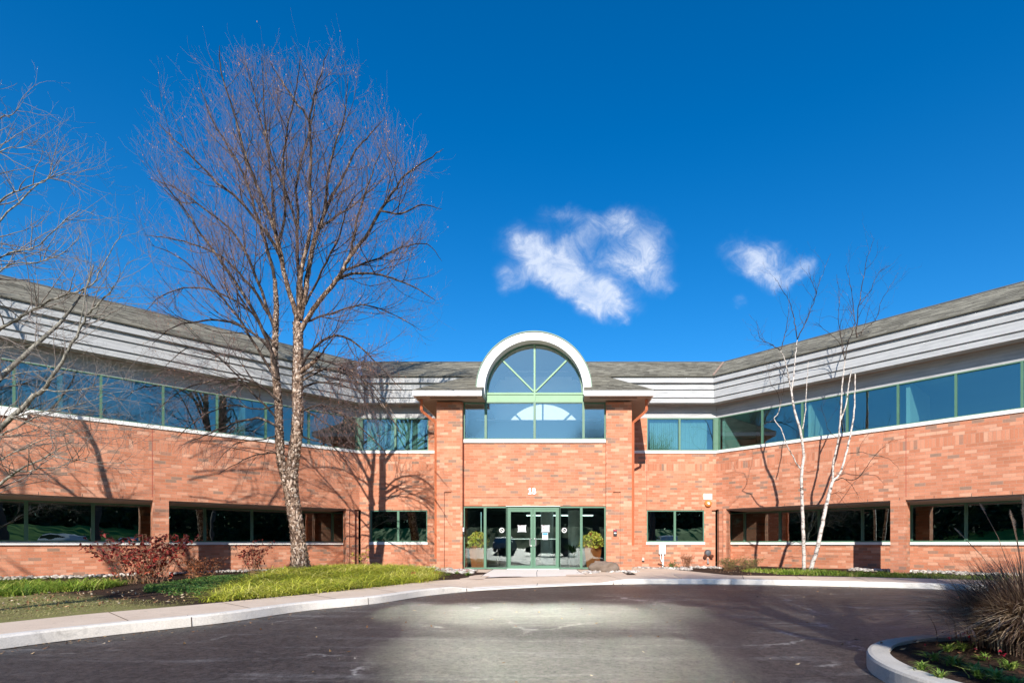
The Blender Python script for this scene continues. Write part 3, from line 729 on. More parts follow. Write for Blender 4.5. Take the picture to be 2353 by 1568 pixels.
mb = MB(); PP.box(mb, -.75, .95, 2.40, 2.46, -6.2, -5.9); mb.cut(); PP.box(mb, 1.0, 2.6, 2.40, 2.46, -6.2, -5.9); part('cove_light', mb, M_lamp)
for (x, y, r, h) in ((-.95, 26.5, .32, 2.0), (.42, 26.2, .32, 2.25)):
    mb = MB(); mb.lathe((x, y, .02), [(r, 0), (r, 2.7)], 24); part('lobby_column', mb, plain('column_paint', (.70, .76, .74), .5), smooth=True)
for (x, y) in ((1.05, 23.9), (-3.6, 24.4)):
    mb = MB(); mb.box((x - .5, y, .7), (x + .5, y + .6, .78)); mb.box((x - .48, y + .1, .02), (x - .4, y + .5, .7)); mb.box((x + .4, y + .1, .02), (x + .48, y + .5, .7))
    d = mb.build('lobby_table', plain('dark_wood', (.05, .035, .03), .4)); tag(d, 'dark low table inside the lobby, ' + ('right of the door pair' if x > 0 else 'behind the left potted croton'), 'table')

# house number, two parts of the wall sign
def digit(parts_):
    mb = MB()
    for kind_, *a in parts_:
        if kind_ == 'b': mb.box((a[0], -.02, a[1]), (a[2], .02, a[3]))
        else:
            cx_, cz_, r0, r1, sx_ = a
            for i in range(24):
                a0, a1 = 2 * math.pi * i / 24, 2 * math.pi * (i + 1) / 24; q = lambda r_, t_, y_: Vector((cx_ + r_ * math.cos(t_) * sx_, y_, cz_ + r_ * math.sin(t_)))
                mb.face([q(r0, a0, -.02), q(r1, a0, -.02), q(r1, a1, -.02), q(r0, a1, -.02)]); mb.face([q(r1, a0, -.02), q(r1, a0, .02), q(r1, a1, .02), q(r1, a1, -.02)]); mb.face([q(r0, a0, .02), q(r0, a0, -.02), q(r0, a1, -.02), q(r0, a1, .02)])
    return mb
px_ = (1222 - CX) / FPX * 20.86; pz_ = EYE + (HY - 1134.5) / FPX * 20.86
o1 = digit([('b', -.115, 0, -.055, .25), ('b', -.15, .18, -.1151, .215), ('b', -.155, 0, -.1151, .04), ('b', -.0549, 0, -.02, .04)]).build('digit_one', M_wplast, bld)
o8 = digit([('r', .075, .185, .022, .066, 1.12), ('r', .075, .072, .028, .076, 1.15)]).build('digit_eight', M_wplast, bld)
for o_ in (o1, o8): o_.location = (px_, 20.6 + .28 - .022, pz_)

# ---------------------------------------------------------------- small wall things
def wallthing(name, cat, label, mb, mat, **k):
    o_ = mb.build(name, mat, **k); return tag(o_, label, cat)
for sg, nm in ((-1, 'left'), (1, 'right')):
    mb = MB(); x1 = XC + sg * 3.86; x2 = XC + sg * 4.35; h = .05
    def rt(m, pts, w=.055):
        for a, b in zip(pts[:-1], pts[1:]): m.tube([a, b], w, 4)
    Y0 = 20.42
    rt(mb, [Vector((x2, Y0, 6.57)), Vector((x2, Y0, 6.15)), Vector((x1, Y0 + .30, 5.75)), Vector((x1, Y0 + .30, .95 if sg > 0 else .45))])
    mb.build('downspout', M_down, bld)
mb = MB(); p = at(1625.5, 1140, YW); mb.box((p.x - .19, YW - .03, p.z - .13), (p.x + .19, YW - .002, p.z + .13))
wallthing('wall_sign', 'sign', 'small blank white square plate on brick right of the portico', mb, M_wplast)
r = empty('alarm_bell', (at(1626, 1156, YW).x, YW - .004, at(1626, 1156, YW).z)); tag(r, 'round orange fire alarm bell below white plate on the brick', 'alarm bell')
mb = MB(); mb.lathe((0, 0, 0), [(.0, .13), (.08, .125), (.15, .09), (.165, .03), (.165, 0)], 24, axis=(0, -1, 0)); mb.build('gong', M_orange, r, smooth=True)
mb = MB(); mb.lathe((0, 0, 0), [(0, .15), (.05, .148), (.055, .125)], 14, axis=(0, -1, 0)); mb.build('centre_boss', M_wplast, r)
r = empty('utility_box', (at(1520.5, 1260, YW).x, YW - .005, 0)); tag(r, 'white electrical box with conduit legs under the right lower window', 'utility box')
mb = MB(); mb.box((-.16, -.14, .55), (.14, 0, .95)); mb.build('cabinet', M_wplast, r, bevel=.01)
mb = MB(); mb.tube([(.03, -.07, .56), (.03, -.07, -.1)], .045, 10); mb.tube([(-.08, -.07, .56), (-.08, -.07, .35), (-.02, -.07, .2)], .02, 8); mb.build('conduit', M_wplast, r)
mb = MB(); mb.tube([(-.2, -.09, .13), (-.05, -.10, .09), (.12, -.12, -.02)], .018, 8); mb.build('cable', M_black, r)
r = empty('fire_hose_inlet', (at(1625.5, 1275, YW).x, YW - .005, EYE + (1247 - 1274) / FPX * YW)); tag(r, 'dark twin fire department hose inlet on brick right of the portico', 'fire inlet')
mb = MB(); mb.lathe((0, 0, .09), [(0, .12), (.12, .11), (.16, .02), (.16, 0)], 18, axis=(0, -1, 0)); mb.build('body', plain('iron', (.12, .12, .13), .4, .1, 6, .5), r)
for sx in (-1, 1):
    mb = MB(); mb.lathe((sx * .1, -.06, -.02), [(0, .14), (.08, .14), (.085, .10), (.07, .0)], 14, axis=(sx * .5, -1, -.35)); mb.build('inlet_cap', plain('copper_cap', (.20, .08, .05), .35, .1, 6, .4), r)
mb = MB(); mb.tube([(0, -.02, -.12), (0, -.02, -.3)], .035, 8); mb.tube([(0, -.06, -.3), (0, -.06, -.38)], .05, 10); mb.build('drain_valve', M_steel, r)
r = empty('card_reader', (at(1413, 1223, YP).x, YP + .068, at(1413, 1223, YP).z)); tag(r, 'black wall card reader with red top on the right entrance pillar', 'card reader')
mb = MB(); mb.box((-.07, -.06, -.12), (.07, 0, .13)); mb.build('housing', M_black, r, bevel=.008)
mb = MB(); mb.box((-.06, -.066, .07), (.06, -.06, .12)); mb.build('red_strip', M_inkred, r)
mb = MB(); mb.box((-.045, -.066, -.03), (.045, -.06, .01)); mb.build('white_strip', M_wplast, r)
r = empty('door_opener', (XC - 2.80 + .0, YP + .12, at(1060, 1219, 20.8).z)); tag(r, 'small white and black push button beside left end of storefront', 'push button')
mb = MB(); mb.box((0, -.05, -.02), (.05, .05, .14)); mb.build('white_housing', M_wplast, r)
mb = MB(); mb.box((0, -.05, -.14), (.06, .05, -.025)); mb.build('black_housing', M_black, r)
for x, z, hgt, nm in ((1477, 1284, .1, 'spigot_plate'),):
    mb = MB(); p = at(x, z, YW); mb.box((p.x - .05, YW - .05, p.z - .05), (p.x + .05, YW - .002, p.z + .09)); mb.box((p.x - .05, YW - .06, p.z - .10), (p.x + .05, YW - .002, p.z - .052), 1)
    tag(mb.build('outlet_cover', [M_isl, M_black]), 'small outdoor outlet cover low on brick between portico and utility box', 'outlet cover')
# notices on the doors
def notice(px0, px1, py0, py1, kind, label):
    y = YP + YG - .052; p = at((px0 + px1) / 2, (py0 + py1) / 2, y); w = (px1 - px0) / FPX * y; h = (py1 - py0) / FPX * y
    r = empty('notice', (p.x, y, p.z)); tag(r, label, 'notice')
    def bx(n, x0, x1, z0, z1, d, m): mb = MB(); mb.box((x0 * w, -d, z0 * h), (x1 * w, -d + .003, z1 * h)); mb.build(n, m, r)
    bx('sheet', -.5, .5, -.5, .5, .0, M_paper)
    if kind == 0:
        mb = MB()
        for sx in (-1, 1):
            for sz in (-1, 1):
                mb.box((sx * w * .5 - .03, -.004, sz * h * .5 - .02), (sx * w * .5 + .03, -.0032, sz * h * .5 + .02))
        mb.build('tape', M_tape, r)
        mb = MB(); mb.lathe((-w * .25, 0, h * .26), [(.035, .006), (.055, .006), (.055, .002)], 16, axis=(0, -1, 0)); mb.build('logo_ring', M_inkred, r)
        bx('heading', -.14, .36, .21, .29, .005, M_ink); bx('text_line', -.36, .36, -.04, 0, .005, M_ink)
        mb = MB()
        for cx_, cz_ in ((-.36, -.18), (-.02, -.16), (.24, -.16), (-.36, -.33)): mb.box(((cx_ - .05) * w, -.006, (cz_ - .05) * h), ((cx_ + .05) * w, -.003, (cz_ + .05) * h))
        mb.build('pictogram', M_ink, r)
    else:
        bx('blue_heading', -.44, .44, .18, .46, .005, M_blue)
        mb = MB()
        for i in range(4): mb.box((-.4 * w, -.006, (.05 - i * .12) * h), (.4 * w, -.003, (.07 - i * .12) * h))
        mb.build('text_line', M_tape, r)
notice(1190, 1207.5, 1206, 1220.5, 0, 'white notice with red ring logo taped on the left door')
notice(1244.5, 1261.5, 1206, 1220.5, 0, 'white notice with red ring logo taped on the right door')
notice(1246, 1258.5, 1222.5, 1238.5, 1, 'blue headed white notice on right door, below the ringed one')
for px, lb in ((1152.5, 'white no smoking symbol on glass left of the doors'), (1296, 'white no smoking symbol on glass right of the doors')):
    y = YP + YG - .012; p = at(px, 1217, y); mb = MB()
    for i in range(28):
        a0, a1 = 2 * math.pi * i / 28, 2 * math.pi * (i + 1) / 28; q = lambda r_, a: (p.x + r_ * math.cos(a), y, p.z + r_ * math.sin(a))
        mb.face([q(.075, a0), q(.098, a0), q(.098, a1), q(.075, a1)])
    c, s_ = math.cos(R(-45)), math.sin(R(-45)); e = .01
    mb.face([(p.x + .08 * sx * c - e * sy * s_, y - .001, p.z + .08 * sx * s_ + e * sy * c) for sx, sy in ((-1, -1), (1, -1), (1, 1), (-1, 1))])
    mb.box((p.x - .05, y - .001, p.z - .022), (p.x + .045, y, p.z - .006))
    tag(mb.build('no_smoking_decal', M_wplast), lb, 'decal')

# ---------------------------------------------------------------- ground
def catmull(P, n=10):
    P = [Vector((*p, 0)) for p in P]; P = [P[0] * 2 - P[1]] + P + [P[-1] * 2 - P[-2]]; out = []
    for i in range(1, len(P) - 2):
        for k in range(n):
            t = k / n; a, b, c, d = P[i - 1:i + 3]
            out.append(.5 * ((2 * b) + (c - a) * t + (2 * a - 5 * b + 4 * c - d) * t * t + (3 * b - a - 3 * c + d) * t ** 3))
    out.append(P[-2]); return out
KP = catmull([(-9.6, -4), (-8.2, 0), (-7.1, 3.4), (-6.31, 5.85), (-5.85, 6.76), (-5.08, 7.84), (-4.57, 9.19), (-3.72, 10.3), (-3.06, 11.95), (-1.75, 13.5), (1.09, 15.1), (3.59, 15.27), (5.29, 15.05), (7.94, 14.25), (9.9, 13.3), (12.4, 11.3), (14.2, 8.6), (15.4, 5), (16.2, 0), (16.6, -4)])
IP = catmull([(-14, -4), (-11.6, 0), (-9.2, 3.4), (-7.6, 6.3), (-7.0, 7.7), (-6.3, 8.8), (-5.65, 10.0), (-4.9, 11.5), (-4.25, 13.1), (-3.3, 15.0), (.6, 16.9), (3.8, 17.3), (5.9, 16.95), (8.6, 16.3), (11.0, 15.3), (13.8, 13.2), (16.2, 10.0), (17.6, 5.6), (18.5, 0), (19, -4)])
n_ = len(KP)
tan_ = [(KP[min(i + 1, n_ - 1)] - KP[max(i - 1, 0)]).normalized() for i in range(n_)]
nrm = [Vector((-t.y, t.x, 0)) for t in tan_]      # inward to the walk
cum = [0]
for i in range(1, n_): cum.append(cum[-1] + (KP[i] - KP[i - 1]).length)
mb = MB(); mb.face([(-500, -500, -.19), (500, -500, -.19), (500, 900, -.19), (-500, 900, -.19)])
M_lawn = concrete('far_lawn', (.07, .10, .03), (.12, .15, .05))
tag(mb.build('ground', M_lawn), kind='structure')
mb = MB(); mb.face([(-26, -13, -.15), (30, -13, -.15), (30, 15.9, -.15), (-26, 15.9, -.15)]); tag(mb.build('driveway', M_asph), kind='structure')
# entrance ramp limits along the kerb
def near(px, py): 
    g = gnd(px, py, 0); return min(range(n_), key=lambda i: (KP[i] - g).length)
def kz(i):   # kerb is lowered at the ramp
    a, b = min(iA, iB), max(iA, iB)
    e = lambda x: max(0, min(1, x))
    return -.11 * e((cum[i] - cum[a] + .4) / .8) * e((cum[b] + .4 - cum[i]) / .8)
iA = min(range(n_), key=lambda i: (KP[i] - Vector((-2.45, 12.9, 0))).length); iB = min(range(n_), key=lambda i: (KP[i] - Vector((1.3, 15.1, 0))).length)
mb = MB(); KW = .16
for i in range(n_ - 1):
    a, b = KP[i], KP[i + 1]; na, nb = nrm[i], nrm[i + 1]; za, zb = kz(i) - .0, kz(i + 1)
    r_ = .02
    rows = [(0.0, -.17), (.004, None), (.02, 0), (KW, 0), (KW, -.2)]
    def pt(P_, N_, z_, k):
        o_, h_ = rows[k]
        if k == 0: return P_ + Vector((0, 0, -.17))
        if k == 1: return P_ + N_ * .012 + Vector((0, 0, z_ - .025))
        if k == 2: return P_ + N_ * .035 + Vector((0, 0, z_))
        if k == 3: return P_ + N_ * KW + Vector((0, 0, z_))
        return P_ + N_ * KW + Vector((0, 0, -.2))
    for k in range(4): mb.face([pt(a, na, za, k), pt(b, nb, zb, k), pt(b, nb, zb, k + 1), pt(a, na, za, k + 1)])
tag(mb.build('kerb', M_kerb), kind='structure')
mbx = MB()
for i in range(n_ - 1):
    for k in range(3):
        f0, f1 = k / 3, (k + 1) / 3; q = lambda f: KP[i].lerp(KP[i + 1], f)
        w = lambda p: .02 + .035 * max(0, .4 + noise.noise(p * 4)) + .03 * max(0, noise.noise(p * 11))
        a, b = q(f0), q(f1); mbx.face([up(a, -.1462), up(b, -.1462), up(b - nrm[i] * w(b), -.1462), up(a - nrm[i] * w(a), -.1462)])
tag(mbx.build('kerb_seam', plain('seam_tar', (.012, .010, .010), .9, .3, 20)), kind='structure')
# kerb and walk joints
mb = MB(); mj = MB()
def joint_at(m, i, w=.012):
    a = KP[i]; N, T = nrm[i], tan_[i]; z = kz(i) + .003
    m.face([a - T * w - N * .004 + Vector((0, 0, -.15)), a + T * w - N * .004 + Vector((0, 0, -.15)), a + T * w + N * .010 + Vector((0, 0, z - .02)), a - T * w + N * .010 + Vector((0, 0, z - .02))])
    m.face([a - T * w + N * .01 + Vector((0, 0, z - .02)), a + T * w + N * .01 + Vector((0, 0, z - .02)), a + T * w + N * KW + Vector((0, 0, z)), a - T * w + N * KW + Vector((0, 0, z))])
last = -9
for i in range(n_):
    if cum[i] - last > 3.0 and not (min(iA, iB) - 1 < i < max(iA, iB) + 1): joint_at(mb, i, .006); last = cum[i]
for i in (iA, iB): joint_at(mb, i, .012)
# sidewalk between kerb back and inner edge
ms = MB()
def ip(f):  # inner edge by arc fraction matched to kerb index
    return f
NI = len(IP); IQ = []
for i in range(n_):
    IQ.append(IP[min(NI - 1, i)])
for i in range(n_ - 1):
    a, b = KP[i] + nrm[i] * KW, KP[i + 1] + nrm[i + 1] * KW; za, zb = kz(i), kz(i + 1)
    c, d = IQ[i + 1], IQ[i]
    for k in range(3):
        f0, f1 = k / 3, (k + 1) / 3
        P0, P1, P2, P3 = a.lerp(d, f0), b.lerp(c, f0), b.lerp(c, f1), a.lerp(d, f1)
        z = lambda zz, f: zz * (1 - f) - .002
        ms.face([up(P0, z(za, f0)), up(P1, z(zb, f0)), up(P2, z(zb, f1)), up(P3, z(za, f1))])
tag(ms.build('sidewalk', M_walk), kind='structure')
last = -9
for i in range(n_):
    if cum[i] - last > 1.55 and not (min(iA, iB) - 1 <= i <= max(iA, iB)):
        last = cum[i]; a = KP[i] + nrm[i] * KW; d = IQ[i]; T = tan_[i] * .007
        mb.face([up(a - T, .002), up(a + T, .002), up(d + T, .002), up(d - T, .002)])
# ramp (entrance path): pale concrete from doors to kerb
NPA = 8
ra = [Vector((XC - 1.62, 20.86, 0)), Vector((-2.80, 19.65, 0)) ]
lft = [Vector((-2.86, 20.84)), Vector((-2.72, 18.0)), Vector((-2.55, 14.8)), (KP[iA] + nrm[iA] * KW).xy]
rgt = [Vector((.42, 20.84)), Vector((.47, 18.2)), Vector((.62, 16.4)), (KP[iB] + nrm[iB] * KW).xy]
mb2 = MB(); mid = []
seq = list(range(min(iA, iB), max(iA, iB) + 1)); m = len(seq)
front = [KP[i] + nrm[i] * KW for i in seq]
rows = 8
def edge(Lp, f):
    s = f * (len(Lp) - 1); i = min(int(s), len(Lp) - 2); return Lp[i].lerp(Lp[i + 1], s - i)
grid = []
for r0 in range(rows + 1):
    f = r0 / rows; row = []
    for j in range(m):
        g = j / (m - 1); top = Vector((-2.86 + (3.28) * g, 20.84)); bot = front[j].xy
        l, q = edge(lft, f), edge(rgt, f)
        base = l.lerp(q, g); lin = top.lerp(bot, f); w = f ** 1.5
        P = base.lerp(lin, w) if r0 < rows else bot
        z = .008 if f < .45 else .008 + (-.11 - .006) * ((f - .45) / .55)
        row.append(Vector((P.x, P.y, z)))
    grid.append(row)
for r0 in range(rows):
    for j in range(m - 1): mb2.face([grid[r0 + 1][j], grid[r0 + 1][j + 1], grid[r0][j + 1], grid[r0][j]])
tag(mb2.build('entrance_path', M_ramp), kind='structure')
c_ = m // 2
for r0 in range(rows):
    for j, w in ((c_, .008), (0, .012), (m - 1, .012)):
        a, b = grid[r0][j], grid[r0 + 1][j]; u_ = Vector((0, 0, .004)); w_ = Vector((w, 0, 0)); mb.face([a - w_ + u_, b - w_ + u_, b + w_ + u_, a + w_ + u_])
tag(mb.build('pavement_joint', M_joint_shade), kind='structure')
# side apron slabs beside the ramp
mb = MB(); mb.face([up(v, -.001) for v in (Vector((-4.2, 20.9)), Vector((-3.05, 15.2)), Vector((-2.4, 15.2)), Vector((-2.4, 20.9)))]) 
mb.face([up(v, -.001) for v in (Vector((0, 20.9)), Vector((0, 16.5)), Vector((2.0, 17.1)), Vector((2.0, 20.9)))])
mb.face([up(v, -.0015) for v in (Vector((2.3, 17.0)), Vector((5.3, 17.05)), Vector((4.2, 21.0)), Vector((2.4, 23.7)))])
tag(mb.build('path', M_walk), kind='structure')

# planting bed
def hbed(x, y):
    h = -.03
    # low mound under the birch
    d = math.hypot((x + 7.2) / 3.4, (y - 17.0) / 3.2); h += .20 * math.exp(-d * d)
    d = math.hypot((x - 8.6) / 2.6, (y - 18.6) / 1.4); h += .05 * math.exp(-d * d)
    if x < -9: h -= min(.12, (-9 - x) * .03)
    h += .025 * noise.noise(Vector((x * .9, y * .9, 3))) 
    return h
mb = MB(); NB = 16
def wallpt(i):
    q = IQ[i]; c = Vector((-1.2, 9, 0)); d = (q - c)
    f = 2.6; return c + d * f
vidx = {}
for i in range(n_):
    a = IQ[i]; d = (a - Vector((-1.2, 4, 0))).normalized()
    for k in range(NB + 1):
        s_ = (k / NB) ** 1.4 * 14; P = a + d * s_
        e = min(1, s_ / .8); vidx[i, k] = len(mb.v); mb.v.append((P.x, P.y, hbed(P.x, P.y) * e - .006))
for i in range(n_ - 1):
    for k in range(NB):
        mb.f.append((vidx[i, k], vidx[i + 1, k], vidx[i + 1, k + 1], vidx[i, k + 1])); mb.mi.append(0); mb.uv += [(0, 0)] * 4
tag(mb.build('planting_bed', M_soil, smooth=True), kind='structure')

# island
IC = Vector((4.42, 4.30)); IR = 1.72
def isl(r, n=64):
    out = []
    for i in range(n):
        a = math.pi / 2 + math.pi * i / (n - 1); out.append(Vector((IC.x + r * math.cos(a), IC.y + r * math.sin(a))))
    return [Vector((IC.x + 9, IC.y + r))] + out + [Vector((IC.x + 9, IC.y - r))]
prof = [(IR, -.16), (IR, -.03), (IR - .012, -.008), (IR - .04, 0), (IR - .19, -.002), (IR - .20, -.05)]
mb = MB(); rings = [[(p.x, p.y, z) for p in isl(r)] for r, z in prof]
for a, b in zip(rings[:-1], rings[1:]):
    for i in range(len(a) - 1): mb.face([a[i], a[i + 1], b[i + 1], b[i]])
tag(mb.build('island_kerb', M_isl, smooth=False), kind='structure')
mb = MB(); o_ = isl(IR - .195)
for i in range(1, len(o_) - 2):
    a, b = o_[i], o_[i + 1]; K = 8
    for k in range(K):
        f0, f1 = k / K, (k + 1) / K
        q = lambda P_, f: (P_.x + (IC.x + 3 - P_.x) * f, P_.y + (IC.y - P_.y) * f, -.03 + .07 * f + .02 * noise.noise(Vector((P_.x * 3, P_.y * 3, f * 5))))
        mb.face([q(a, f0), q(b, f0), q(b, f1), q(a, f1)])
tag(mb.build('island_soil', M_soil, smooth=True), kind='structure')

# ---------------------------------------------------------------- vegetation: blades, leaves
def inpoly(x, y, P):
    c = False; j = len(P) - 1
    for i in range(len(P)):
        if (P[i][1] > y) != (P[j][1] > y) and x < (P[j][0] - P[i][0]) * (y - P[i][1]) / (P[j][1] - P[i][1]) + P[i][0]: c = not c
        j = i
    return c
def blade(mb, p, h, lean, az, w, col, seg=3, droop=1.0):
    d = Vector((math.cos(az), math.sin(az), 0)); s_ = Vector((-d.y, d.x, 0)); prev = None
    pts = []
    for k in range(seg + 1):
        f = k / seg; ht = h * (f - droop * .45 * f * f * min(1.6, lean)) ; pts.append(p + d * (lean * h * f * f) + Vector((0, 0, ht)))
    for k in range(seg):
        w0, w1 = w * (1 - (k / seg) ** 2), w * (1 - ((k + 1) / seg) ** 2)
        a, b = pts[k], pts[k + 1]; v0, v1 = .25 + .75 * k / seg, .25 + .75 * (k + 1) / seg
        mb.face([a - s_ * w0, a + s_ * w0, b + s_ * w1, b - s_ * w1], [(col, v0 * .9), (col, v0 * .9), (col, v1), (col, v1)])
rnd = random.random; uni = random.uniform; gau = random.gauss
def grass_patch(name, poly, n, h0, h1, mat, lean=(.5, 1.3), w=.005, z=hbed, clump=0):
    mb = MB(); xs = [p[0] for p in poly]; ys = [p[1] for p in poly]; k = 0; tries = 0
    cl_ = []
    while k < n and tries < n * 30:
        tries += 1
        if clump:
            if k % clump == 0 or not cl_:
                cx_, cy_ = uni(min(xs), max(xs)), uni(min(ys), max(ys))
                if not inpoly(cx_, cy_, poly): continue
                cl_ = [cx_, cy_, uni(.6, 1.35), gau(0, .22)]
            x, y = gau(cl_[0], .11), gau(cl_[1], .11); k += 1; hs_ = cl_[2]; cc_ = cl_[3]
        else:
            x, y = uni(min(xs), max(xs)), uni(min(ys), max(ys)); hs_ = 1; cc_ = 0
            if not inpoly(x, y, poly): continue
            k += 1
        n3 = noise.noise(Vector((x * 1.3, y * 1.3, 1)))
        blade(mb, Vector((x, y, z(x, y) - .02)), uni(h0, h1) * hs_, uni(*lean), uni(0, 6.283), w * uni(.7, 1.3), min(1, max(0, uni(.15, .8) + .3 * n3 + cc_)))
    return tag(mb.build(name, mat), kind='stuff')
LIR = [(-6.35, 9.5), (-5.7, 10.15), (-4.95, 11.6), (-4.35, 13.0), (-3.75, 14.3), (-3.9, 16.0), (-4.6, 18.4), (-6.0, 20.0), (-8.2, 20.0), (-9.4, 18.0), (-8.4, 14.0), (-7.2, 11.0)]
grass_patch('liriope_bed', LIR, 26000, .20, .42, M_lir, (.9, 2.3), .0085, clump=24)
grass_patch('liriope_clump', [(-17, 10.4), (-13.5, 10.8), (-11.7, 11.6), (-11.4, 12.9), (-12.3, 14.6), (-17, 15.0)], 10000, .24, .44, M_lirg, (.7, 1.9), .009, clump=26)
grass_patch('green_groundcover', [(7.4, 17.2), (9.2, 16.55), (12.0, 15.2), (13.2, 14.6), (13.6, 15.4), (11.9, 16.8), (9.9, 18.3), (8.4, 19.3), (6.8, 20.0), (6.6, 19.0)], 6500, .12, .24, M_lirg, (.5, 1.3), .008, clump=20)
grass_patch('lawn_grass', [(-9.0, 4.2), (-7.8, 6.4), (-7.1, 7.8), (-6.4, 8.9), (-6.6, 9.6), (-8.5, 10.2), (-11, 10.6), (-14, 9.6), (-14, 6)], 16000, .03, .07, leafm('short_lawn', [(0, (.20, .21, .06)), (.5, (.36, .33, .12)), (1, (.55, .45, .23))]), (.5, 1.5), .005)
def leaves(mb, pts, size, jit=0.0, flat=False):
    for (p, c) in pts:
        p = Vector(p) + Vector((gau(0, jit), gau(0, jit), gau(0, jit)))
        a = Vector((gau(0, 1), gau(0, 1), gau(0, .4 if flat else 1))).normalized(); b = a.cross(Vector((gau(0, .3), gau(0, .3), 1) if flat else (gau(0, 1), gau(0, 1), gau(0, 1)))).normalized()
        s_ = size * uni(.6, 1.3); w = s_ * .42; n = a.cross(b) * s_ * .15
        v = rnd()
        mb.face([p - a * s_ * .5, p - b * w * .6 + n, p + a * s_ * .5, p + b * w * .6 + n], [(c, v), (c, v), (c, v), (c, v)])
# ivy
mb = MB(); poly = [(-7.3, 10.5), (-8.4, 13.2), (-9.2, 15.4), (-10.5, 15.2), (-10.0, 12.6), (-8.8, 11.0)]; pts = []
while len(pts) < 7000:
    x, y = uni(-11, -7), uni(10, 16)
    if inpoly(x, y, poly) and noise.noise(Vector((x * 1.5, y * 1.5, 9))) > -.25: pts.append(((x, y, hbed(x, y) + uni(.0, .11)), rnd()))
leaves(mb, pts, .06, 0, True); tag(mb.build('ivy_groundcover', M_ivy), kind='stuff')
# dead leaves
mb = MB(); pts = []
def litter(n, x0, x1, y0, y1, z, test=None, lift=.004, c=(0, 1)):
    for _ in range(n):
        x, y = uni(x0, x1), uni(y0, y1)
        if test and not test(x, y): continue
        pts.append(((x, y, (z(x, y) if callable(z) else z) + lift), uni(*c)))
def on_road(x, y): return all((Vector((x, y, 0)) - KP[i]).dot(nrm[i]) < -.05 for i in range(0, n_, 3) if (Vector((x, y, 0)) - KP[i]).length < 2.5) and (Vector((x, y)) - IC).length > IR + .05
litter(330, -8, 12, 4, 15, -.15, on_road, .008, (.3, 1)); leaves(mb, pts, .055, 0, True)
for _ in range(500):   # drift along the kerb foot
    i = random.randrange(20, n_ - 40); d = abs(gau(0, .25)) + .03; P = KP[i] - nrm[i] * d + tan_[i] * uni(-.4, .4)
    leaves(mb, [((P.x, P.y, -.142), uni(.1, .9))], .03, 0, True)
pts = []; litter(900, -12, -6.8, 6.5, 12, hbed, lambda x, y: (Vector((x, y, 0)) - Vector((-1, 4, 0))).length > 8.2 and x < -6.9 - (10 - y) * .1, .03); leaves(mb, pts, .06, 0, True)
pts = []; litter(260, 5.5, 9, 17.0, 21, hbed, None, .02); litter(150, 3.2, 6, 3.2, 5.6, 0.0, None, .02, (0, .8)); leaves(mb, pts, .05, 0, True)
tag(mb.build('fallen_leaves', M_litter), kind='stuff')
# pebbles
def pebbles(name, regions, n, s0, s1):
    mb = MB(); k = 0
    base = [Vector(v) for v in ((1, 0, 0), (-1, 0, 0), (0, 1, 0), (0, -1, 0), (0, 0, 1), (0, 0, -1))]; F = [(0, 2, 4), (2, 1, 4), (1, 3, 4), (3, 0, 4), (2, 0, 5), (1, 2, 5), (3, 1, 5), (0, 3, 5)]
    import mathutils
    sub = []
    vs = list(base); cache = {}; fs = []
    def midp(i, j):
        k_ = (min(i, j), max(i, j))
        if k_ not in cache: cache[k_] = len(vs); vs.append((vs[i] + vs[j]).normalized())
        return cache[k_]
    for a, b, c in F:
        d, e, f = midp(a, b), midp(b, c), midp(c, a); fs += [(a, d, f), (d, b, e), (f, e, c), (d, e, f)]
    for _ in range(n):
        (x0, y0, x1, y1, wd) = random.choices(regions, [math.hypot(r[2] - r[0], r[3] - r[1]) * r[4] for r in regions])[0]
        f = rnd(); L = math.hypot(x1 - x0, y1 - y0); nx, ny = -(y1 - y0) / L, (x1 - x0) / L; q = gau(0, wd * .42)
        x, y = x0 + (x1 - x0) * f + nx * q, y0 + (y1 - y0) * f + ny * q
        s_ = uni(s0, s1); sc_ = Vector((s_ * uni(.8, 1.5), s_ * uni(.7, 1.2), s_ * uni(.45, .8))); rz_ = uni(0, 3.14); c, s2 = math.cos(rz_), math.sin(rz_)
        z0 = hbed(x, y) + uni(0, s_ * .8); i0 = len(mb.v); col = rnd()
        for v in vs:
            q_ = Vector((v.x * sc_.x, v.y * sc_.y, v.z * sc_.z)); mb.v.append((x + q_.x * c - q_.y * s2, y + q_.x * s2 + q_.y * c, z0 + q_.z))
        for a, b, c_2 in fs: mb.f.append((i0 + a, i0 + b, i0 + c_2)); mb.mi.append(0); mb.uv += [(col, 0)] * 3
    return tag(mb.build(name, M_peb, smooth=True), kind='stuff')
q0, q1 = PL.p(-12, 0, REC + .3), PL.p(-1, 0, REC + .3); q2, q3 = PR.p(5.2, 0, REC + .9), PR.p(12.5, 0, REC + .9)
pebbles('river_pebbles', [(q0.x, q0.y, q1.x, q1.y, .4), (-5.6, 20.2, -3.3, 19.3, .45), (-4.9, 18.6, -3.2, 17.6, .3), (.75, 18.2, 1.2, 20.1, .35), (1.6, 19.3, 2.6, 19.0, .35), (3.0, 22.3, 5.0, 21.2, .5), (5.0, 22.9, 6.6, 22.4, .3), (q2.x, q2.y, q3.x, q3.y, .6), (-9, 22.6, -5.2, 21.9, .4)], 5200, .03, .075)

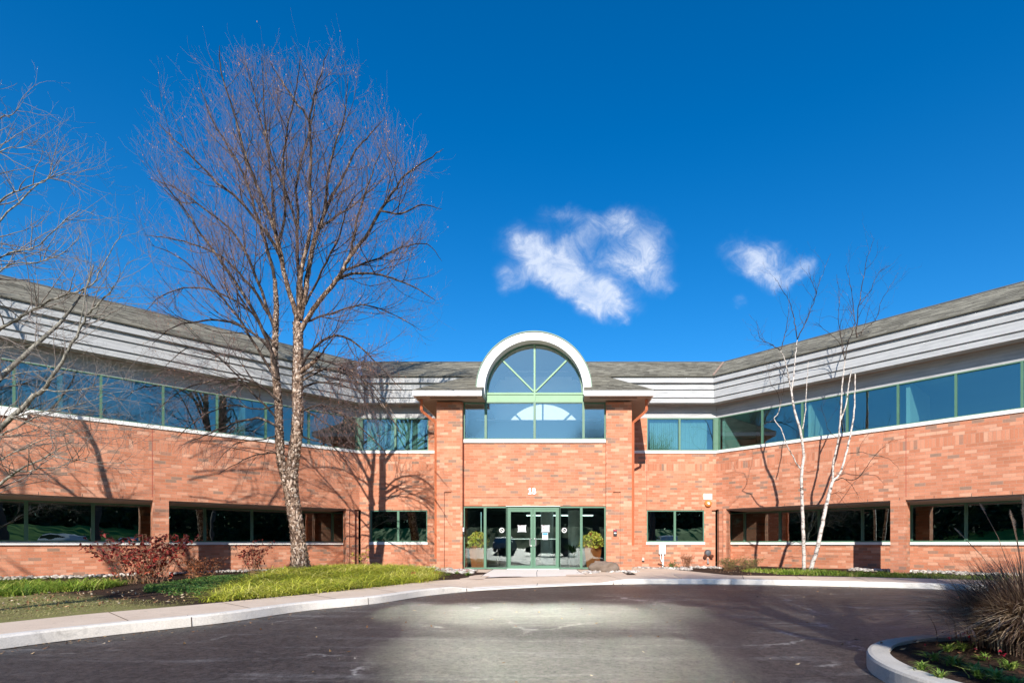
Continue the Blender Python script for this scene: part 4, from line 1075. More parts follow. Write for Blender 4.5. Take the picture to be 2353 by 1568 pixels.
# shrubs
def shrub(name, cat, label, loc, nst, h, spread, mat, lsize, nleaf, top_bias=.5, stemmat=M_rust, group=None, twist=.25, trans=True):
    r = empty(name, loc); tag(r, label, cat, group); ms_ = MB(); ml = MB()
    for _ in range(nst):
        az = uni(0, 6.283); L = h * uni(.65, 1.05); sp_ = spread * uni(.3, 1); B0 = Vector((gau(0, .22) * spread, gau(0, .15) * spread, -.05)); P = [B0]; K = 5
        tip = Vector((math.cos(az) * sp_, math.sin(az) * sp_, L))
        for k in range(1, K + 1):
            f = k / K; P.append(Vector((B0.x * (1 - .4 * f) + tip.x * f ** 1.3 * .8, B0.y * (1 - .4 * f) + tip.y * f ** 1.3 * .8, tip.z * f)) + Vector((gau(0, twist * .1), gau(0, twist * .1), 0)))
        ms_.tube(P, [.009 * (1 - .6 * k / K) * h for k in range(K + 1)], 4, False)
        for _ in range(nleaf):
            f = rnd() ** top_bias; i = min(K - 1, int(f * K)); b = P[i].lerp(P[i + 1], f * K - i); q = b + Vector((gau(0, .09), gau(0, .09), gau(0, .05)))
            if rnd() < .35: ms_.tube([b, q], .003, 3, False)
            leaves(ml, [(q, min(1, max(0, (1 - f) * .8 + uni(-.1, .35))))], lsize)
    ms_.build('stems', stemmat, r); ml.build('foliage', mat, r); return r
M_stem = plain('brown_stem', (.22, .12, .07), .8)
shrub('hydrangea_bush', 'shrub', 'large red-leaved bush before the left brick wall', (-12.1, 15.2, -.1), 46, 1.35, 1.65, M_red, .13, 20, .5, M_stem)
shrub('hydrangea_bush', 'shrub', 'sparse leggy red-tipped bush near the foot of the big birch', (-9.55, 16.2, -.03), 22, 1.15, .85, M_red, .09, 12, .3, M_stem)
shrub('nandina_bush', 'shrub', 'low rusty red twiggy bush between two leafier red bushes', (-10.9, 15.8, -.08), 26, .75, .75, M_rust, .07, 34, .6, M_stem)
shrub('dry_shrub', 'shrub', 'small tan dried shrub between utility box and fire inlet', (5.0, 21.9, -.03), 34, .62, .32, M_rust, .04, 14, .5, M_stem)
shrub('leafy_sprig', 'plant', 'yellow leaved sprig against the inner corner of left wing', (-8.1, 20.6, .0), 7, .75, .55, leafm('yellow_leaf', [(0, (.45, .35, .06)), (1, (.6, .45, .12))]), .13, 7, .35, M_stem)
shrub('small_green_shrub', 'shrub', 'tiny bright green shrub beside the tan dried shrub', (4.35, 21.6, -.03), 14, .3, .22, M_ivy, .07, 12, .7, M_stem)
for i, (x, y, lb) in enumerate(((6.35, 20.5, 'low reddish green shrub left of the white birch'), (7.0, 20.2, 'low sparse green shrub nearest the white birch on its left'))):
    shrub('abelia_shrub', 'shrub', lb, (x, y, -.03), 40, .5, .65, leafm('abelia', [(0, (.13, .17, .04)), (.6, (.25, .25, .07)), (1, (.36, .13, .06))]), .045, 24, .6, M_stem, 'low shrubs by the white birch')
# flowers
def flowerplant(loc, s, label, group, fl=2):
    r = empty('flower_plant', loc); tag(r, label, 'flower', group); ml = MB(); mf_ = MB()
    for _ in range(int(60 * s ** .5)):
        az, rr, hh = uni(0, 6.283), abs(gau(0, .09)) * s, uni(.02, .16) * s
        blade(ml, Vector((math.cos(az) * rr * .4, math.sin(az) * rr * .4, -.02 + hh * .4)), uni(.06, .13) * s, uni(.5, 1.6), az + uni(-.6, .6), .011 * s, rnd(), 2)
    for _ in range(fl):
        p = Vector((gau(0, .06) * s, gau(0, .06) * s, uni(.13, .2) * s)); leaves(mf_, [(p, rnd()) for _ in range(6)], .026 * s, .008 * s)
    ml.build('foliage', M_flg, r); mf_.build('petals', M_flow, r) if fl else None; return r
M_flg = leafm('flower_foliage', [(0, (.08, .16, .025)), (.6, (.20, .32, .05)), (1, (.42, .45, .12))])
bedf = [(-4.6, 14.9), (-4.2, 15.6), (-4.05, 16.5), (-3.95, 17.4), (-4.5, 17.2), (-3.75, 18.1), (-3.5, 16.9), (-4.9, 18.0)]
names = ['nearest the sidewalk corner', 'second from the sidewalk corner', 'in the middle of the mulch', 'behind the middle one', 'beside the yellow grass edge', 'nearest the pebbles', 'nearest the entrance slab', 'deepest, by the brick wall']
for (x, y), nmx in zip(bedf, names): flowerplant((x + .35, y + .0, -.02), 1.25, 'small red flower plant in mulch left of entrance, ' + nmx, 'red flowers in the mulch by the entrance', 3)
isf = [(2145, 1500, 1.3, 1), (2117, 1523, 1.2, 0), (2178, 1480, 1.3, 1), (2190, 1512, 1.4, 0), (2160, 1540, 1.0, 0), (2245, 1540, 1.35, 0), (2290, 1548, 1.5, 1), (2210, 1475, 1.2, 2), (2320, 1520, 1.2, 2), (2262, 1500, 1.0, 1), (2240, 1522, 1.1, 1), (2330, 1560, 1.2, 0)]
inm = ['large green one left of centre', 'nearest the left kerb edge', 'at the back kerb with a red bloom', 'pale leafed one in the middle', 'small one at the front', 'bright one at front right', 'large one by the bottom edge', 'under the tall grass tips with red blooms', 'right side with red blooms', 'low one under the tall grass', 'low one between two bright ones', 'cut by the bottom right corner']
for (px, py, s_, fl), nmx in zip(isf, inm):
    p = gnd(px, py + 14, .0); flowerplant((p.x, p.y, -.0), s_ * .62, 'green bedding plant in the kerbed island, ' + nmx, 'bedding plants in the island', fl)
# fountain grass
r = empty('fountain_grass', (4.55, 5.2, 0)); tag(r, 'tall purplish brown fountain grass with pale plumes in kerbed island', 'ornamental grass')
mb = MB()
for _ in range(7000):
    az = uni(0, 6.283); rr = abs(gau(0, .2)); L = uni(.5, 1.2); ln = uni(.25, 1.7)
    blade(mb, Vector((math.cos(az) * rr, math.sin(az) * rr, 0)), L, ln, az + uni(-.6, .6), .0055, min(1, max(0, rnd() ** 1.15 * (1.15 if ln > .9 else .8))), 7, 1.0)
mb.build('leaves', M_fount, r)
mb = MB(); mp = MB()
for (dx, dy, dz) in ((-.35, .1, 1.33), (-.12, .05, 1.25), (.03, .1, 1.3), (-.22, -.1, 1.17), (.22, 0, 1.2), (.35, .1, 1.35), (-.5, .2, 1.1), (.12, .2, 1.4)):
    P = [Vector((dx * .1, dy * .1, 0)), Vector((dx * .35, dy * .35, dz * .5)), Vector((dx * .7, dy * .7, dz * .82)), Vector((dx, dy, dz))]
    mb.tube(P, .0035, 4, False); d = (P[3] - P[2]).normalized()
    for k in range(260):
        f = rnd(); c0 = P[3] - d * .02 + d * f * .14; az = uni(0, 6.283); e = Vector((math.cos(az), math.sin(az), uni(.4, 1.2))).normalized(); w = .022 * math.sin(max(.15, f) * 3.0 + .1)
        s_ = d.cross(e).normalized() * .0011; mp.face([c0 - s_, c0 + s_, c0 + e * w * 1.3], [(rnd(), .9)] * 3)
mb.build('plume_stalks', M_fount, r); mp.build('plumes', M_plume, r)

# boulder
mb = MB(); nu, nv = 28, 16; c0 = Vector((1.38, 19.35, .12))
for j in range(nv + 1):
    for i in range(nu):
        a, b = 2 * math.pi * i / nu, math.pi * j / nv; v = Vector((math.cos(a) * math.sin(b), math.sin(a) * math.sin(b), math.cos(b)))
        s_ = 1 + .38 * noise.noise(v * 1.7 + Vector((3, 1, 2))) + .16 * noise.noise(v * 5)
        dent = .25 * math.exp(-((v.x - .25) ** 2 * 9 + (v.z - .1) ** 2 * 16)) * (v.y < 0)
        s_ -= dent; mb.v.append((c0.x + v.x * .50 * s_, c0.y + v.y * .34 * s_, c0.z + v.z * .29 * s_))
for j in range(nv):
    for i in range(nu): mb.f.append((j * nu + i, j * nu + (i + 1) % nu, (j + 1) * nu + (i + 1) % nu, (j + 1) * nu + i)); mb.mi.append(0); mb.uv += [(0, 0)] * 4
tag(mb.build('boulder', M_rock, smooth=True), 'brown weathered boulder at the foot of the right entrance pillar', 'boulder')

# potted crotons inside the glass
for px, dpx, lb in ((1109 - 12, 0, 'bronze tapered planter with yellow croton behind left storefront glass'), (1362, 0, 'bronze tapered planter with yellow croton behind right storefront glass')):
    Y = 21.5; x = (px - CX) / FPX * Y; r = empty('potted_croton', (x, Y, .02), 0); tag(r, lb, 'potted plant', 'potted crotons in the lobby')
    mb = MB(); a0 = R(45)
    ring_ = lambda w, z: [(w * math.cos(a0 * 2 * k), w * math.sin(a0 * 2 * k), z) for k in range(4)]
    rg = [ring_(.24, 0), ring_(.37, .92), ring_(.34, .92), ring_(.33, .86)]
    for a, b in zip(rg[:-1], rg[1:]):
        for k in range(4): mb.face([a[k], a[(k + 1) % 4], b[(k + 1) % 4], b[k]])
    mb.face(rg[3]); mb.build('pot', M_bronze, r)
    ml = MB(); ms_ = MB()
    for _ in range(16):
        az = uni(0, 6.28); ms_.tube([(0, 0, .85), (math.cos(az) * .25, math.sin(az) * .25, uni(1.05, 1.35))], .01, 4, False)
    for _ in range(640):
        az, el, rr = uni(0, 6.283), uni(-.6, 1.5), uni(.45, 1) ** .5; wob_ = 1 + .3 * math.sin(az * 3 + px) * math.cos(el * 2)
        p = Vector((math.cos(az) * math.cos(el) * .47 * rr * wob_, math.sin(az) * math.cos(el) * .47 * rr * wob_, 1.05 + math.sin(el) * .36 * rr * wob_)); leaves(ml, [(p, rnd())], .16)
    ms_.build('stems', M_stem, r); ml.build('foliage', M_croton, r)
r = empty('potted_plant', ((1318 - CX) / FPX * 23, 23, .02)); tag(r, 'dark green broad leaved plant beside the white lobby column', 'potted plant')
mb = MB(); mb.lathe((0, 0, 0), [(.16, 0), (.22, .4), (.2, .4)], 16); mb.build('pot', M_black, r)
ml = MB()
for _ in range(60): az = uni(0, 6.28); blade(ml, Vector((0, 0, .35)), uni(.7, 1.1), uni(.4, 1), az, .04, rnd(), 4)
ml.build('foliage', M_dleaf, r)

# ---------------------------------------------------------------- bare trees
class Tubes:
    """many tapered branches in one mesh, written with numpy"""
    def __init__(s): s.V = []; s.F = []; s.n = 0
    def add(s, P, r0, r1, k=3):
        n = len(P); P = np.array([tuple(p) for p in P]); T = np.gradient(P, axis=0); T /= np.linalg.norm(T, axis=1)[:, None] + 1e-9
        ref = np.array([0, 0, 1.0]) if abs(T[0, 2]) < .8 else np.array([1.0, 0, 0])
        A = np.cross(T, ref); A /= np.linalg.norm(A, axis=1)[:, None] + 1e-9; B = np.cross(T, A)
        rr = (np.linspace(r0, r1, n) if not hasattr(r0, '__len__') else np.array(r0))[:, None, None]
        an = np.arange(k) * 2 * math.pi / k; ring_ = A[:, None, :] * np.cos(an)[None, :, None] + B[:, None, :] * np.sin(an)[None, :, None]
        V = P[:, None, :] + ring_ * rr; s.V.append(V.reshape(-1, 3))
        i = np.arange(n - 1)[:, None] * k; j = np.arange(k)[None, :]; j2 = (j + 1) % k
        F = np.stack([i + j, i + j2, i + k + j2, i + k + j], -1).reshape(-1, 4) + s.n; s.F.append(F); s.n += n * k
    def build(s, name, mat, parent, smooth=False):
        V = np.concatenate(s.V); F = np.concatenate(s.F); me = bpy.data.meshes.new(name)
        me.vertices.add(len(V)); me.vertices.foreach_set('co', V.astype(np.float32).ravel())
        me.loops.add(F.size); me.loops.foreach_set('vertex_index', F.astype(np.int32).ravel())
        me.polygons.add(len(F)); me.polygons.foreach_set('loop_start', np.arange(0, F.size, 4, dtype=np.int32)); 
        me.polygons.foreach_set('use_smooth', np.ones(len(F), dtype=bool)); me.update(calc_edges=True); me.materials.append(mat)
        o_ = bpy.data.objects.new(name, me); C.objects.link(o_); o_.parent = parent; return o_
def rvec(s=1): return Vector((gau(0, s), gau(0, s), gau(0, s)))
def wander(p, d, L, n, wob, bend):
    P = [p]; d = d.normalized(); st = L / n
    for _ in range(n):
        d = (d + rvec(wob) + bend * (1.0 / n)).normalized(); P.append(P[-1] + d * st)
    return P
def perp(d):
    v = rvec(); v -= d * v.dot(d); return v.normalized()
def densify(P, n=6, wob=0.0):
    out = []; Q = [P[0] * 2 - P[1]] + P + [P[-1] * 2 - P[-2]]
    for i in range(1, len(Q) - 2):
        for k in range(n):
            t = k / n; a, b, c, d = Q[i - 1:i + 3]
            out.append(.5 * ((2 * b) + (c - a) * t + (2 * a - 5 * b + 4 * c - d) * t * t + (3 * b - a - 3 * c + d) * t ** 3) + (rvec(wob) if wob else Vector()))
    out.append(P[-1]); return out
def sprout(T, P, r0, r1, lvl, cfg, inside):
    """side branches along P"""
    c = cfg[lvl]; L = sum((P[i + 1] - P[i]).length for i in range(len(P) - 1)); n = max(1, int(L * c['dens'] + rnd()))
    for _ in range(n):
        f = uni(c.get('f0', .15), 1.0); s_ = f * (len(P) - 1); i = min(int(s_), len(P) - 2); b = P[i].lerp(P[i + 1], s_ - i)
        d = (P[i + 1] - P[i]).normalized(); ang = R(uni(*c['ang'])); dd = d * math.cos(ang) + perp(d) * math.sin(ang)
        ln = uni(*c['len']) * (1.0 if lvl else (1.15 - .6 * f)); rb = min((r0 + (r1 - r0) * f) * .6, c['r'] * uni(.7, 1.2))
        bend = Vector((0, 0, c['bend'](b) if callable(c['bend']) else c['bend']))
        Q = wander(b, dd, ln, c['n'], c['wob'], bend)
        if inside and not inside(Q[-1]):
            if lvl == 0:
                m_ = (Q[len(Q) // 2]); 
                if not inside(m_): continue
                Q = Q[:len(Q) // 2 + 2]
            elif rnd() < .75: continue
        T[c['t']].add(Q, rb, max(.0016, rb * c.get('tip', .35)), c['k'])
        if lvl + 1 < len(cfg): sprout(T, Q, rb, rb * .35, lvl + 1, cfg, inside)

# --- the big river birch
BY = 17.2
def L2(pts, y0, y1, wob=.0):
    n = len(pts); return [at(px, py, y0 + (y1 - y0) * (i / (n - 1)) ** 1.2) for i, (px, py) in enumerate(pts)]
r = empty('birch_tree', (at(690, 1300, BY).x, BY, 0)); tag(r, 'big bare river birch with peeling peach bark in front of left wing', 'tree')
inv = -r.location
def loc(P): return [p + inv for p in P]
base = at(690, 1303, BY)
TR_ = Tubes(); TC = Tubes(); TW = Tubes()
trunks = [([(692, 1318), (689, 1290), (686, 1250), (680, 1200), (672, 1150), (668, 1100), (674, 1050), (681, 1000), (684, 950), (683, 900), (684, 850), (685, 800), (684, 740)], [.36, .30, .235, .225, .225, .215, .19, .175, .17, .165, .16, .155, .15], 17.2, 17.2),
          ([(664, 1130), (652, 1085), (644, 1040), (641, 980), (639, 920), (634, 870), (630, 820), (633, 760), (634, 700), (631, 640)], [.16, .145, .14, .13, .125, .12, .115, .10, .085, .06], 17.15, 16.6)]
limbs = [([(684, 745), (676, 705), (657, 648), (646, 587), (633, 534), (617, 490), (596, 440), (575, 390), (559, 340), (537, 255), (507, 163), (504, 105)], .085, 17.2, 15.6),
         ([(633, 534), (628, 470), (622, 400), (612, 320), (606, 230), (600, 130)], .045, 16.6, 16.2),
         ([(686, 740), (685, 690), (686, 627), (681, 541), (684, 477), (679, 437), (690, 375), (705, 320), (722, 250), (735, 170)], .07, 17.2, 18.4),
         ([(681, 520), (660, 450), (632, 380), (603, 292), (580, 200), (560, 125)], .045, 17.5, 17.0),
         ([(686, 735), (690, 680), (692, 620), (703, 573), (715, 505), (712, 440), (713, 329), (709, 277), (677, 229), (640, 175), (618, 140)], .08, 17.2, 16.2),
         ([(690, 735), (703, 660), (709, 615), (721, 560), (732, 527), (747, 486), (763, 450), (787, 410), (817, 346), (850, 310), (885, 270)], .09, 17.2, 18.6),
         ([(709, 277), (722, 220), (735, 170), (757, 108)], .03, 16.6, 16.4),
         ([(747, 486), (752, 420), (765, 350), (790, 270), (800, 180)], .05, 17.8, 17.0),
         ([(690, 760), (714, 719), (740, 684), (767, 650), (786, 622), (804, 587), (838, 546), (874, 484), (905, 440), (929, 403), (984, 366), (1018, 342)], .082, 17.2, 15.9),
         ([(804, 587), (815, 530), (830, 470), (855, 400), (880, 330)], .045, 16.9, 16.9),
         ([(732, 527), (760, 505), (800, 480), (860, 430), (900, 395)], .04, 17.6, 19.2),
         ([(767, 650), (800, 630), (850, 628), (905, 640), (960, 665), (1000, 690)], .045, 17.0, 15.6),
         ([(874, 484), (920, 490), (970, 470), (1015, 480)], .03, 16.4, 15.8),
         ([(640, 870), (620, 800), (590, 730), (550, 660), (500, 590), (450, 520), (410, 460), (375, 420)], .065, 16.8, 15.4),
         ([(646, 587), (600, 520), (550, 460), (500, 420), (450, 370), (400, 320), (360, 280)], .05, 16.8, 16.6),
         ([(633, 760), (600, 690), (560, 640), (510, 590), (440, 560), (370, 545), (330, 540)], .05, 16.7, 18.6),
         ([(631, 640), (610, 560), (585, 480), (560, 400), (520, 330), (480, 260), (450, 160)], .055, 16.6, 18.2),
         ([(632, 820), (590, 770), (530, 740), (470, 735), (400, 750), (350, 790)], .045, 16.7, 15.2),
         ([(683, 860), (715, 835), (735, 815), (752, 795)], .085, 17.2, 16.9),
         ([(684, 850), (730, 790), (780, 770), (830, 800), (880, 850), (930, 900)], .045, 17.2, 15.6),
         ([(641, 980), (590, 960), (530, 975), (470, 1000), (420, 1020)], .04, 16.9, 15.6),
         ([(640, 920), (590, 880), (540, 870), (480, 875), (410, 900), (350, 950)], .04, 16.8, 15.2),
         ([(684, 950), (740, 930), (800, 960), (860, 1010), (900, 1060)], .035, 17.2, 15.6),
         ([(684, 900), (720, 880), (770, 880), (830, 900), (900, 930)], .035, 17.2, 18.8),
         ([(670, 1050), (620, 1040), (560, 1055), (500, 1090)], .028, 17.2, 15.9),
         ([(684, 1000), (720, 1010), (770, 1030), (820, 1080)], .028, 17.2, 16.2),
         ([(700, 700), (740, 620), (780, 540), (800, 470), (850, 420)], .035, 17.2, 15.2),
         ([(634, 870), (590, 800), (540, 720), (480, 650), (410, 590), (340, 560)], .045, 16.8, 16.2), ([(632, 760), (590, 640), (540, 540), (470, 480), (400, 430), (340, 410)], .05, 16.7, 17.6),
         ([(633, 800), (580, 720), (520, 680), (440, 660), (370, 680), (330, 720)], .04, 16.7, 17.8), ([(636, 960), (580, 900), (500, 820), (430, 800), (370, 850)], .035, 16.9, 17.6),
         ([(700, 740), (760, 720), (830, 700), (900, 720), (970, 760)], .035, 17.2, 18.2), ([(786, 622), (850, 600), (920, 570), (980, 560), (1015, 600)], .035, 17.0, 18.2), ([(684, 880), (740, 850), (800, 850), (860, 890), (910, 960)], .03, 17.2, 16.4),
         ([(683, 870), (720, 850), (780, 850), (850, 900), (920, 990)], .03, 17.2, 16.0), ([(683, 930), (730, 960), (790, 1000), (850, 1060)], .026, 17.2, 16.4), ([(684, 820), (750, 830), (820, 860), (880, 930), (930, 1010)], .03, 17.2, 15.6),
         ([(639, 930), (590, 940), (530, 930), (460, 960), (400, 1010)], .026, 16.9, 16.0), ([(636, 1000), (600, 1010), (540, 1020), (490, 1070)], .022, 16.9, 16.4),
         ([(660, 650), (640, 570), (655, 480), (650, 380), (660, 300), (680, 200), (690, 130)], .045, 17.2, 15.4)]
envp = [(85, 500, 765), (150, 435, 835), (250, 395, 895), (330, 345, 985), (400, 320, 1035), (500, 305, 1030), (600, 305, 1020), (700, 320, 1025), (780, 340, 990), (850, 345, 950), (950, 380, 930), (1050, 440, 900), (1110, 520, 850), (1125, 600, 760)]
def inside_birch(p):
    Y = p.y + r.location.y; X = p.x + r.location.x; Z = p.z
    if Y < 11.8 or Y > 22.3: return False
    px = CX + X / BY * FPX; py = HY - (Z - EYE) / BY * FPX     # silhouette as a solid of revolution about the trunk
    if py < envp[0][0] or py > envp[-1][0] or HY - (Z - EYE) / Y * FPX < 92 + 20 * rnd(): return False
    if not 300 + 15 * rnd() < CX + X / Y * FPX < 1036 - 15 * rnd(): return False
    for (y0, a0, b0), (y1, a1, b1) in zip(envp[:-1], envp[1:]):
        if y0 <= py <= y1:
            f = (py - y0) / (y1 - y0); a = a0 + (a1 - a0) * f; b = b0 + (b1 - b0) * f; break
    mid_ = (a + b) / 2; hw = (b - a) / 2; dy = (Y - 17.0) / (hw / FPX * BY * .95)
    return ((px - mid_) / hw) ** 2 + dy * dy < 1.0
bendf = lambda b: 1.1 if b.z > 7 else (.25 if b.z > 5.5 else -.7)
cfgB = [dict(dens=3.1, ang=(25, 55), len=(1.2, 3.0), r=.0145, bend=bendf, n=8, wob=.10, t='C', k=4, f0=.12, tip=.2),
        dict(dens=3.9, ang=(25, 60), len=(.5, 1.25), r=.0075, bend=lambda b: .7 if b.z > 7 else -.7, n=5, wob=.13, t='W', k=3, tip=.4),
        dict(dens=5.6, ang=(25, 65), len=(.16, .5), r=.0042, bend=lambda b: .4 if b.z > 7 else -.6, n=3, wob=.16, t='W', k=3, tip=.5)]
Tt = {'C': TC, 'W': TW}
for pts, rad, y0, y1 in trunks:
    P = densify(loc(L2(pts, y0, y1)), 5); s_ = np.linspace(0, len(rad) - 1, len(P)); rr = np.interp(s_, range(len(rad)), rad) * .86
    Pn = [p + rvec(.008) for p in P]
    TR_.add(Pn, list(rr * np.array([1 + gau(0, .05) for _ in P])), 0, 18)
    TR2 = P
for li, (pts, rad, y0, y1) in enumerate(limbs):
    P = densify(loc(L2(pts, y0, y1)), 4, .012); T_ = TR_ if rad > .075 else TC
    n = len(P); rr = np.linspace(1, .0, n) ** .75 * rad * .9 + .005
    if rad <= .075: TC.add(P, list(rr), 0, 8)
    else:
        k_ = int(n * (.7 if rad > .1 else .5)); TR_.add(P[:k_ + 1], list(rr[:k_ + 1]), 0, 10); TC.add(P[k_:], list(rr[k_:]), 0, 8)
    if True: sprout(Tt, P, rad, .006, 0, cfgB, inside_birch)
# curling flakes of bark
mbk = MB()
for pts, rad, y0, y1 in trunks + [(l[0], [l[1] * .9 * (1 - i / (len(l[0]) - 1)) ** .75 + .005 for i in range(len(l[0]))], l[2], l[3]) for l in limbs if l[1] > .075]:
    P = densify(loc(L2(pts, y0, y1)), 6); nn = len(P); rr = np.interp(np.linspace(0, len(rad) - 1, nn), range(len(rad)), rad) * .86
    Lg = sum((P[i + 1] - P[i]).length for i in range(nn - 1)); cnt = int(Lg * 300 * max(rad[:3]) / .2 ) 
    for _ in range(cnt):
        s_ = uni(0, nn - 1.01); i = int(s_); b = P[i].lerp(P[i + 1], s_ - i); rd = rr[i]; d = (P[i + 1] - P[i]).normalized(); nr = perp(d); tg = d.cross(nr)
        if rd < .048: continue
        ks = min(1, rd / .16); w, h = uni(.015, .05) * ks, uni(.02, .07) * ks; lift = uni(.008, .045) * ks; c = b + nr * (rd * 1.0); v = rnd(); u = rnd()
        mbk.face([c - tg * w - d * h, c + tg * w * uni(.5, 1) - d * h, c + tg * w * 1.1 + d * h * .3 + nr * lift, c - tg * w * .4 + d * h + nr * lift * uni(.4, 1)], [(u, v)] * 4)
TR_.build('trunk', M_rbark, r); TC.build('limbs', M_limb, r); TW.build('crown', M_twig, r)
mbk.build('peeling_bark', leafm('bark_flakes', [(0, (.10, .06, .045)), (.4, (.30, .19, .13)), (.75, (.62, .46, .35)), (1, (.78, .66, .56))], .8, .15), r)
# catkins
mbc = MB()
V = np.concatenate(TW.V); idx = np.random.RandomState(3).choice(len(V), 2200)
for i in idx:
    p = Vector(V[i]); mbc.face([p, p + Vector((.012, 0, -.01)), p + Vector((.004, .004, -.05)), p + Vector((-.010, 0, -.012))], [(rnd(), rnd())] * 4)
mbc.build('catkins', M_rust, r)

# --- white birches
def wbirch(root_px, label, stems, boughs, y, dens=1.0):
    rt_ = empty('white_birch', (at(root_px, 1312, y).x, y, 0)); tag(rt_, label, 'tree', 'white birch stems before the right wing'); off = -rt_.location
    T1, T2, T3 = Tubes(), Tubes(), Tubes()
    cfg = [dict(dens=2.3 * dens, ang=(25, 60), len=(.5, 1.5), r=.010, bend=.25, n=7, wob=.16, t='C', k=4, f0=.2, tip=.3),
           dict(dens=2.6, ang=(25, 65), len=(.2, .6), r=.0045, bend=.3, n=4, wob=.2, t='W', k=3, tip=.4), dict(dens=3.2, ang=(25, 65), len=(.08, .22), r=.003, bend=.2, n=3, wob=.2, t='W', k=3, tip=.5)]
    for pts, r0, r1, d0, d1 in stems:
        P = [q + off for q in densify(L2(pts, y + d0, y + d1), 6, .006)]; T1.add(P, list(np.linspace(r0, r1, len(P))), 0, 12)
    for pts, r0, d0, d1 in boughs:
        P = [q + off for q in densify(L2(pts, y + d0, y + d1), 4, .012)]; T2.add(P, r0, .004, 6); sprout({'C': T2, 'W': T3}, P, r0, .004, 0, cfg, lambda p: p.y + y < 22.0)
    T1.build('trunk', M_wbark, rt_); T2.build('limbs', M_limb, rt_); T3.build('crown', M_twigw, rt_)
    return rt_
wbirch(1848, 'slim upright white birch stem on the left before the right wing',
       [([(1847, 1318), (1847, 1290), (1845, 1235), (1843, 1171), (1841, 1106), (1844, 1064), (1846, 1040), (1838, 987), (1825, 944), (1818, 901)], .068, .034, 0, -.1),
        ([(1818, 901), (1812, 870), (1810, 858), (1803, 826), (1793, 804)], .026, .014, -.1, -.3), ([(1818, 901), (1822, 870), (1825, 840), (1829, 800), (1831, 781)], .026, .014, -.1, .2),
        ([(1838, 1075), (1828, 1062), (1819, 1042), (1808, 1025), (1795, 987), (1778, 962), (1787, 950), (1792, 929)], .024, .012, 0, -.5),
        ([(1843, 985), (1850, 940), (1853, 880), (1857, 830)], .02, .009, -.05, .4)],
       [([(1793, 804), (1770, 790), (1745, 775), (1738, 735)], .018, -.3, -.8), ([(1831, 781), (1825, 740), (1821, 718), (1812, 690), (1791, 655), (1780, 640)], .018, .2, 0), ([(1793, 804), (1803, 770), (1810, 730), (1812, 690)], .016, -.3, 0),
        ([(1831, 781), (1845, 750), (1854, 732), (1866, 700), (1876, 674), (1885, 640), (1908, 583)], .02, .2, .5), ([(1876, 674), (1862, 640), (1858, 610)], .010, .4, .6), ([(1792, 929), (1785, 900), (1770, 880), (1760, 830)], .010, -.5, -.8), ([(1792, 929), (1800, 890), (1798, 850)], .008, -.5, -.2),
        ([(1812, 870), (1795, 850), (1770, 835), (1750, 830)], .009, -.1, -.4), ([(1778, 962), (1755, 975), (1740, 985)], .008, -.5, -.9)], 19.0)
wbirch(1862, 'leaning white birch forking twice on the right before the right wing',
       [([(1861, 1319), (1864, 1300), (1878, 1256), (1891, 1192), (1904, 1134), (1913, 1104)], .078, .056, 0, 0),
        ([(1913, 1104), (1914, 1064), (1920, 1035), (1925.6, 1008), (1930, 965), (1934, 890), (1938, 850), (1941, 826)], .038, .019, 0, -.2),
        ([(1913, 1104), (1930, 1085), (1943, 1042), (1955.6, 986), (1963, 933), (1964, 869), (1968.5, 790)], .042, .02, 0, .3), ([(1930, 965), (1943, 930), (1950, 880), (1955, 850)], .026, .014, -.1, .2)],
       [([(1968, 790), (1967, 748), (1975, 690), (1988, 608), (2008, 547)], .024, .3, .2), ([(1975, 700), (2000, 665), (2020, 625), (2045, 610)], .012, .3, .8), ([(1967, 770), (2000, 745), (2011, 731), (2025, 690), (2041, 663), (2063, 625)], .014, .3, -.3),
        ([(1941, 826), (1950, 780), (1963, 740), (1958, 690), (1950, 640), (1942, 610)], .018, -.2, 0), ([(1941, 826), (1933, 780), (1925, 730), (1928, 690), (1922, 630)], .014, -.2, -.6), ([(1941, 826), (1930, 790), (1905, 765), (1885, 750), (1872, 740)], .012, -.2, -.5),
        ([(1916, 1104), (1935, 1098), (1960, 1102), (1985, 1080), (2020, 1035), (2055, 1007)], .022, 0, -.9), ([(1947, 1042), (1975, 1038), (2003, 1044), (2040, 1052), (2065, 1077)], .014, 0, -.8),
        ([(1905, 1136), (1925, 1130), (1945, 1134), (1975, 1130)], .010, 0, -.5), ([(1925, 1008), (1905, 990), (1895, 960), (1885, 930)], .010, 0, -.5), ([(1970, 830), (1985, 800), (1992, 770)], .010, .3, 0), ([(1968, 790), (1985, 750), (1998, 700)], .012, .3, .5)], 18.9)

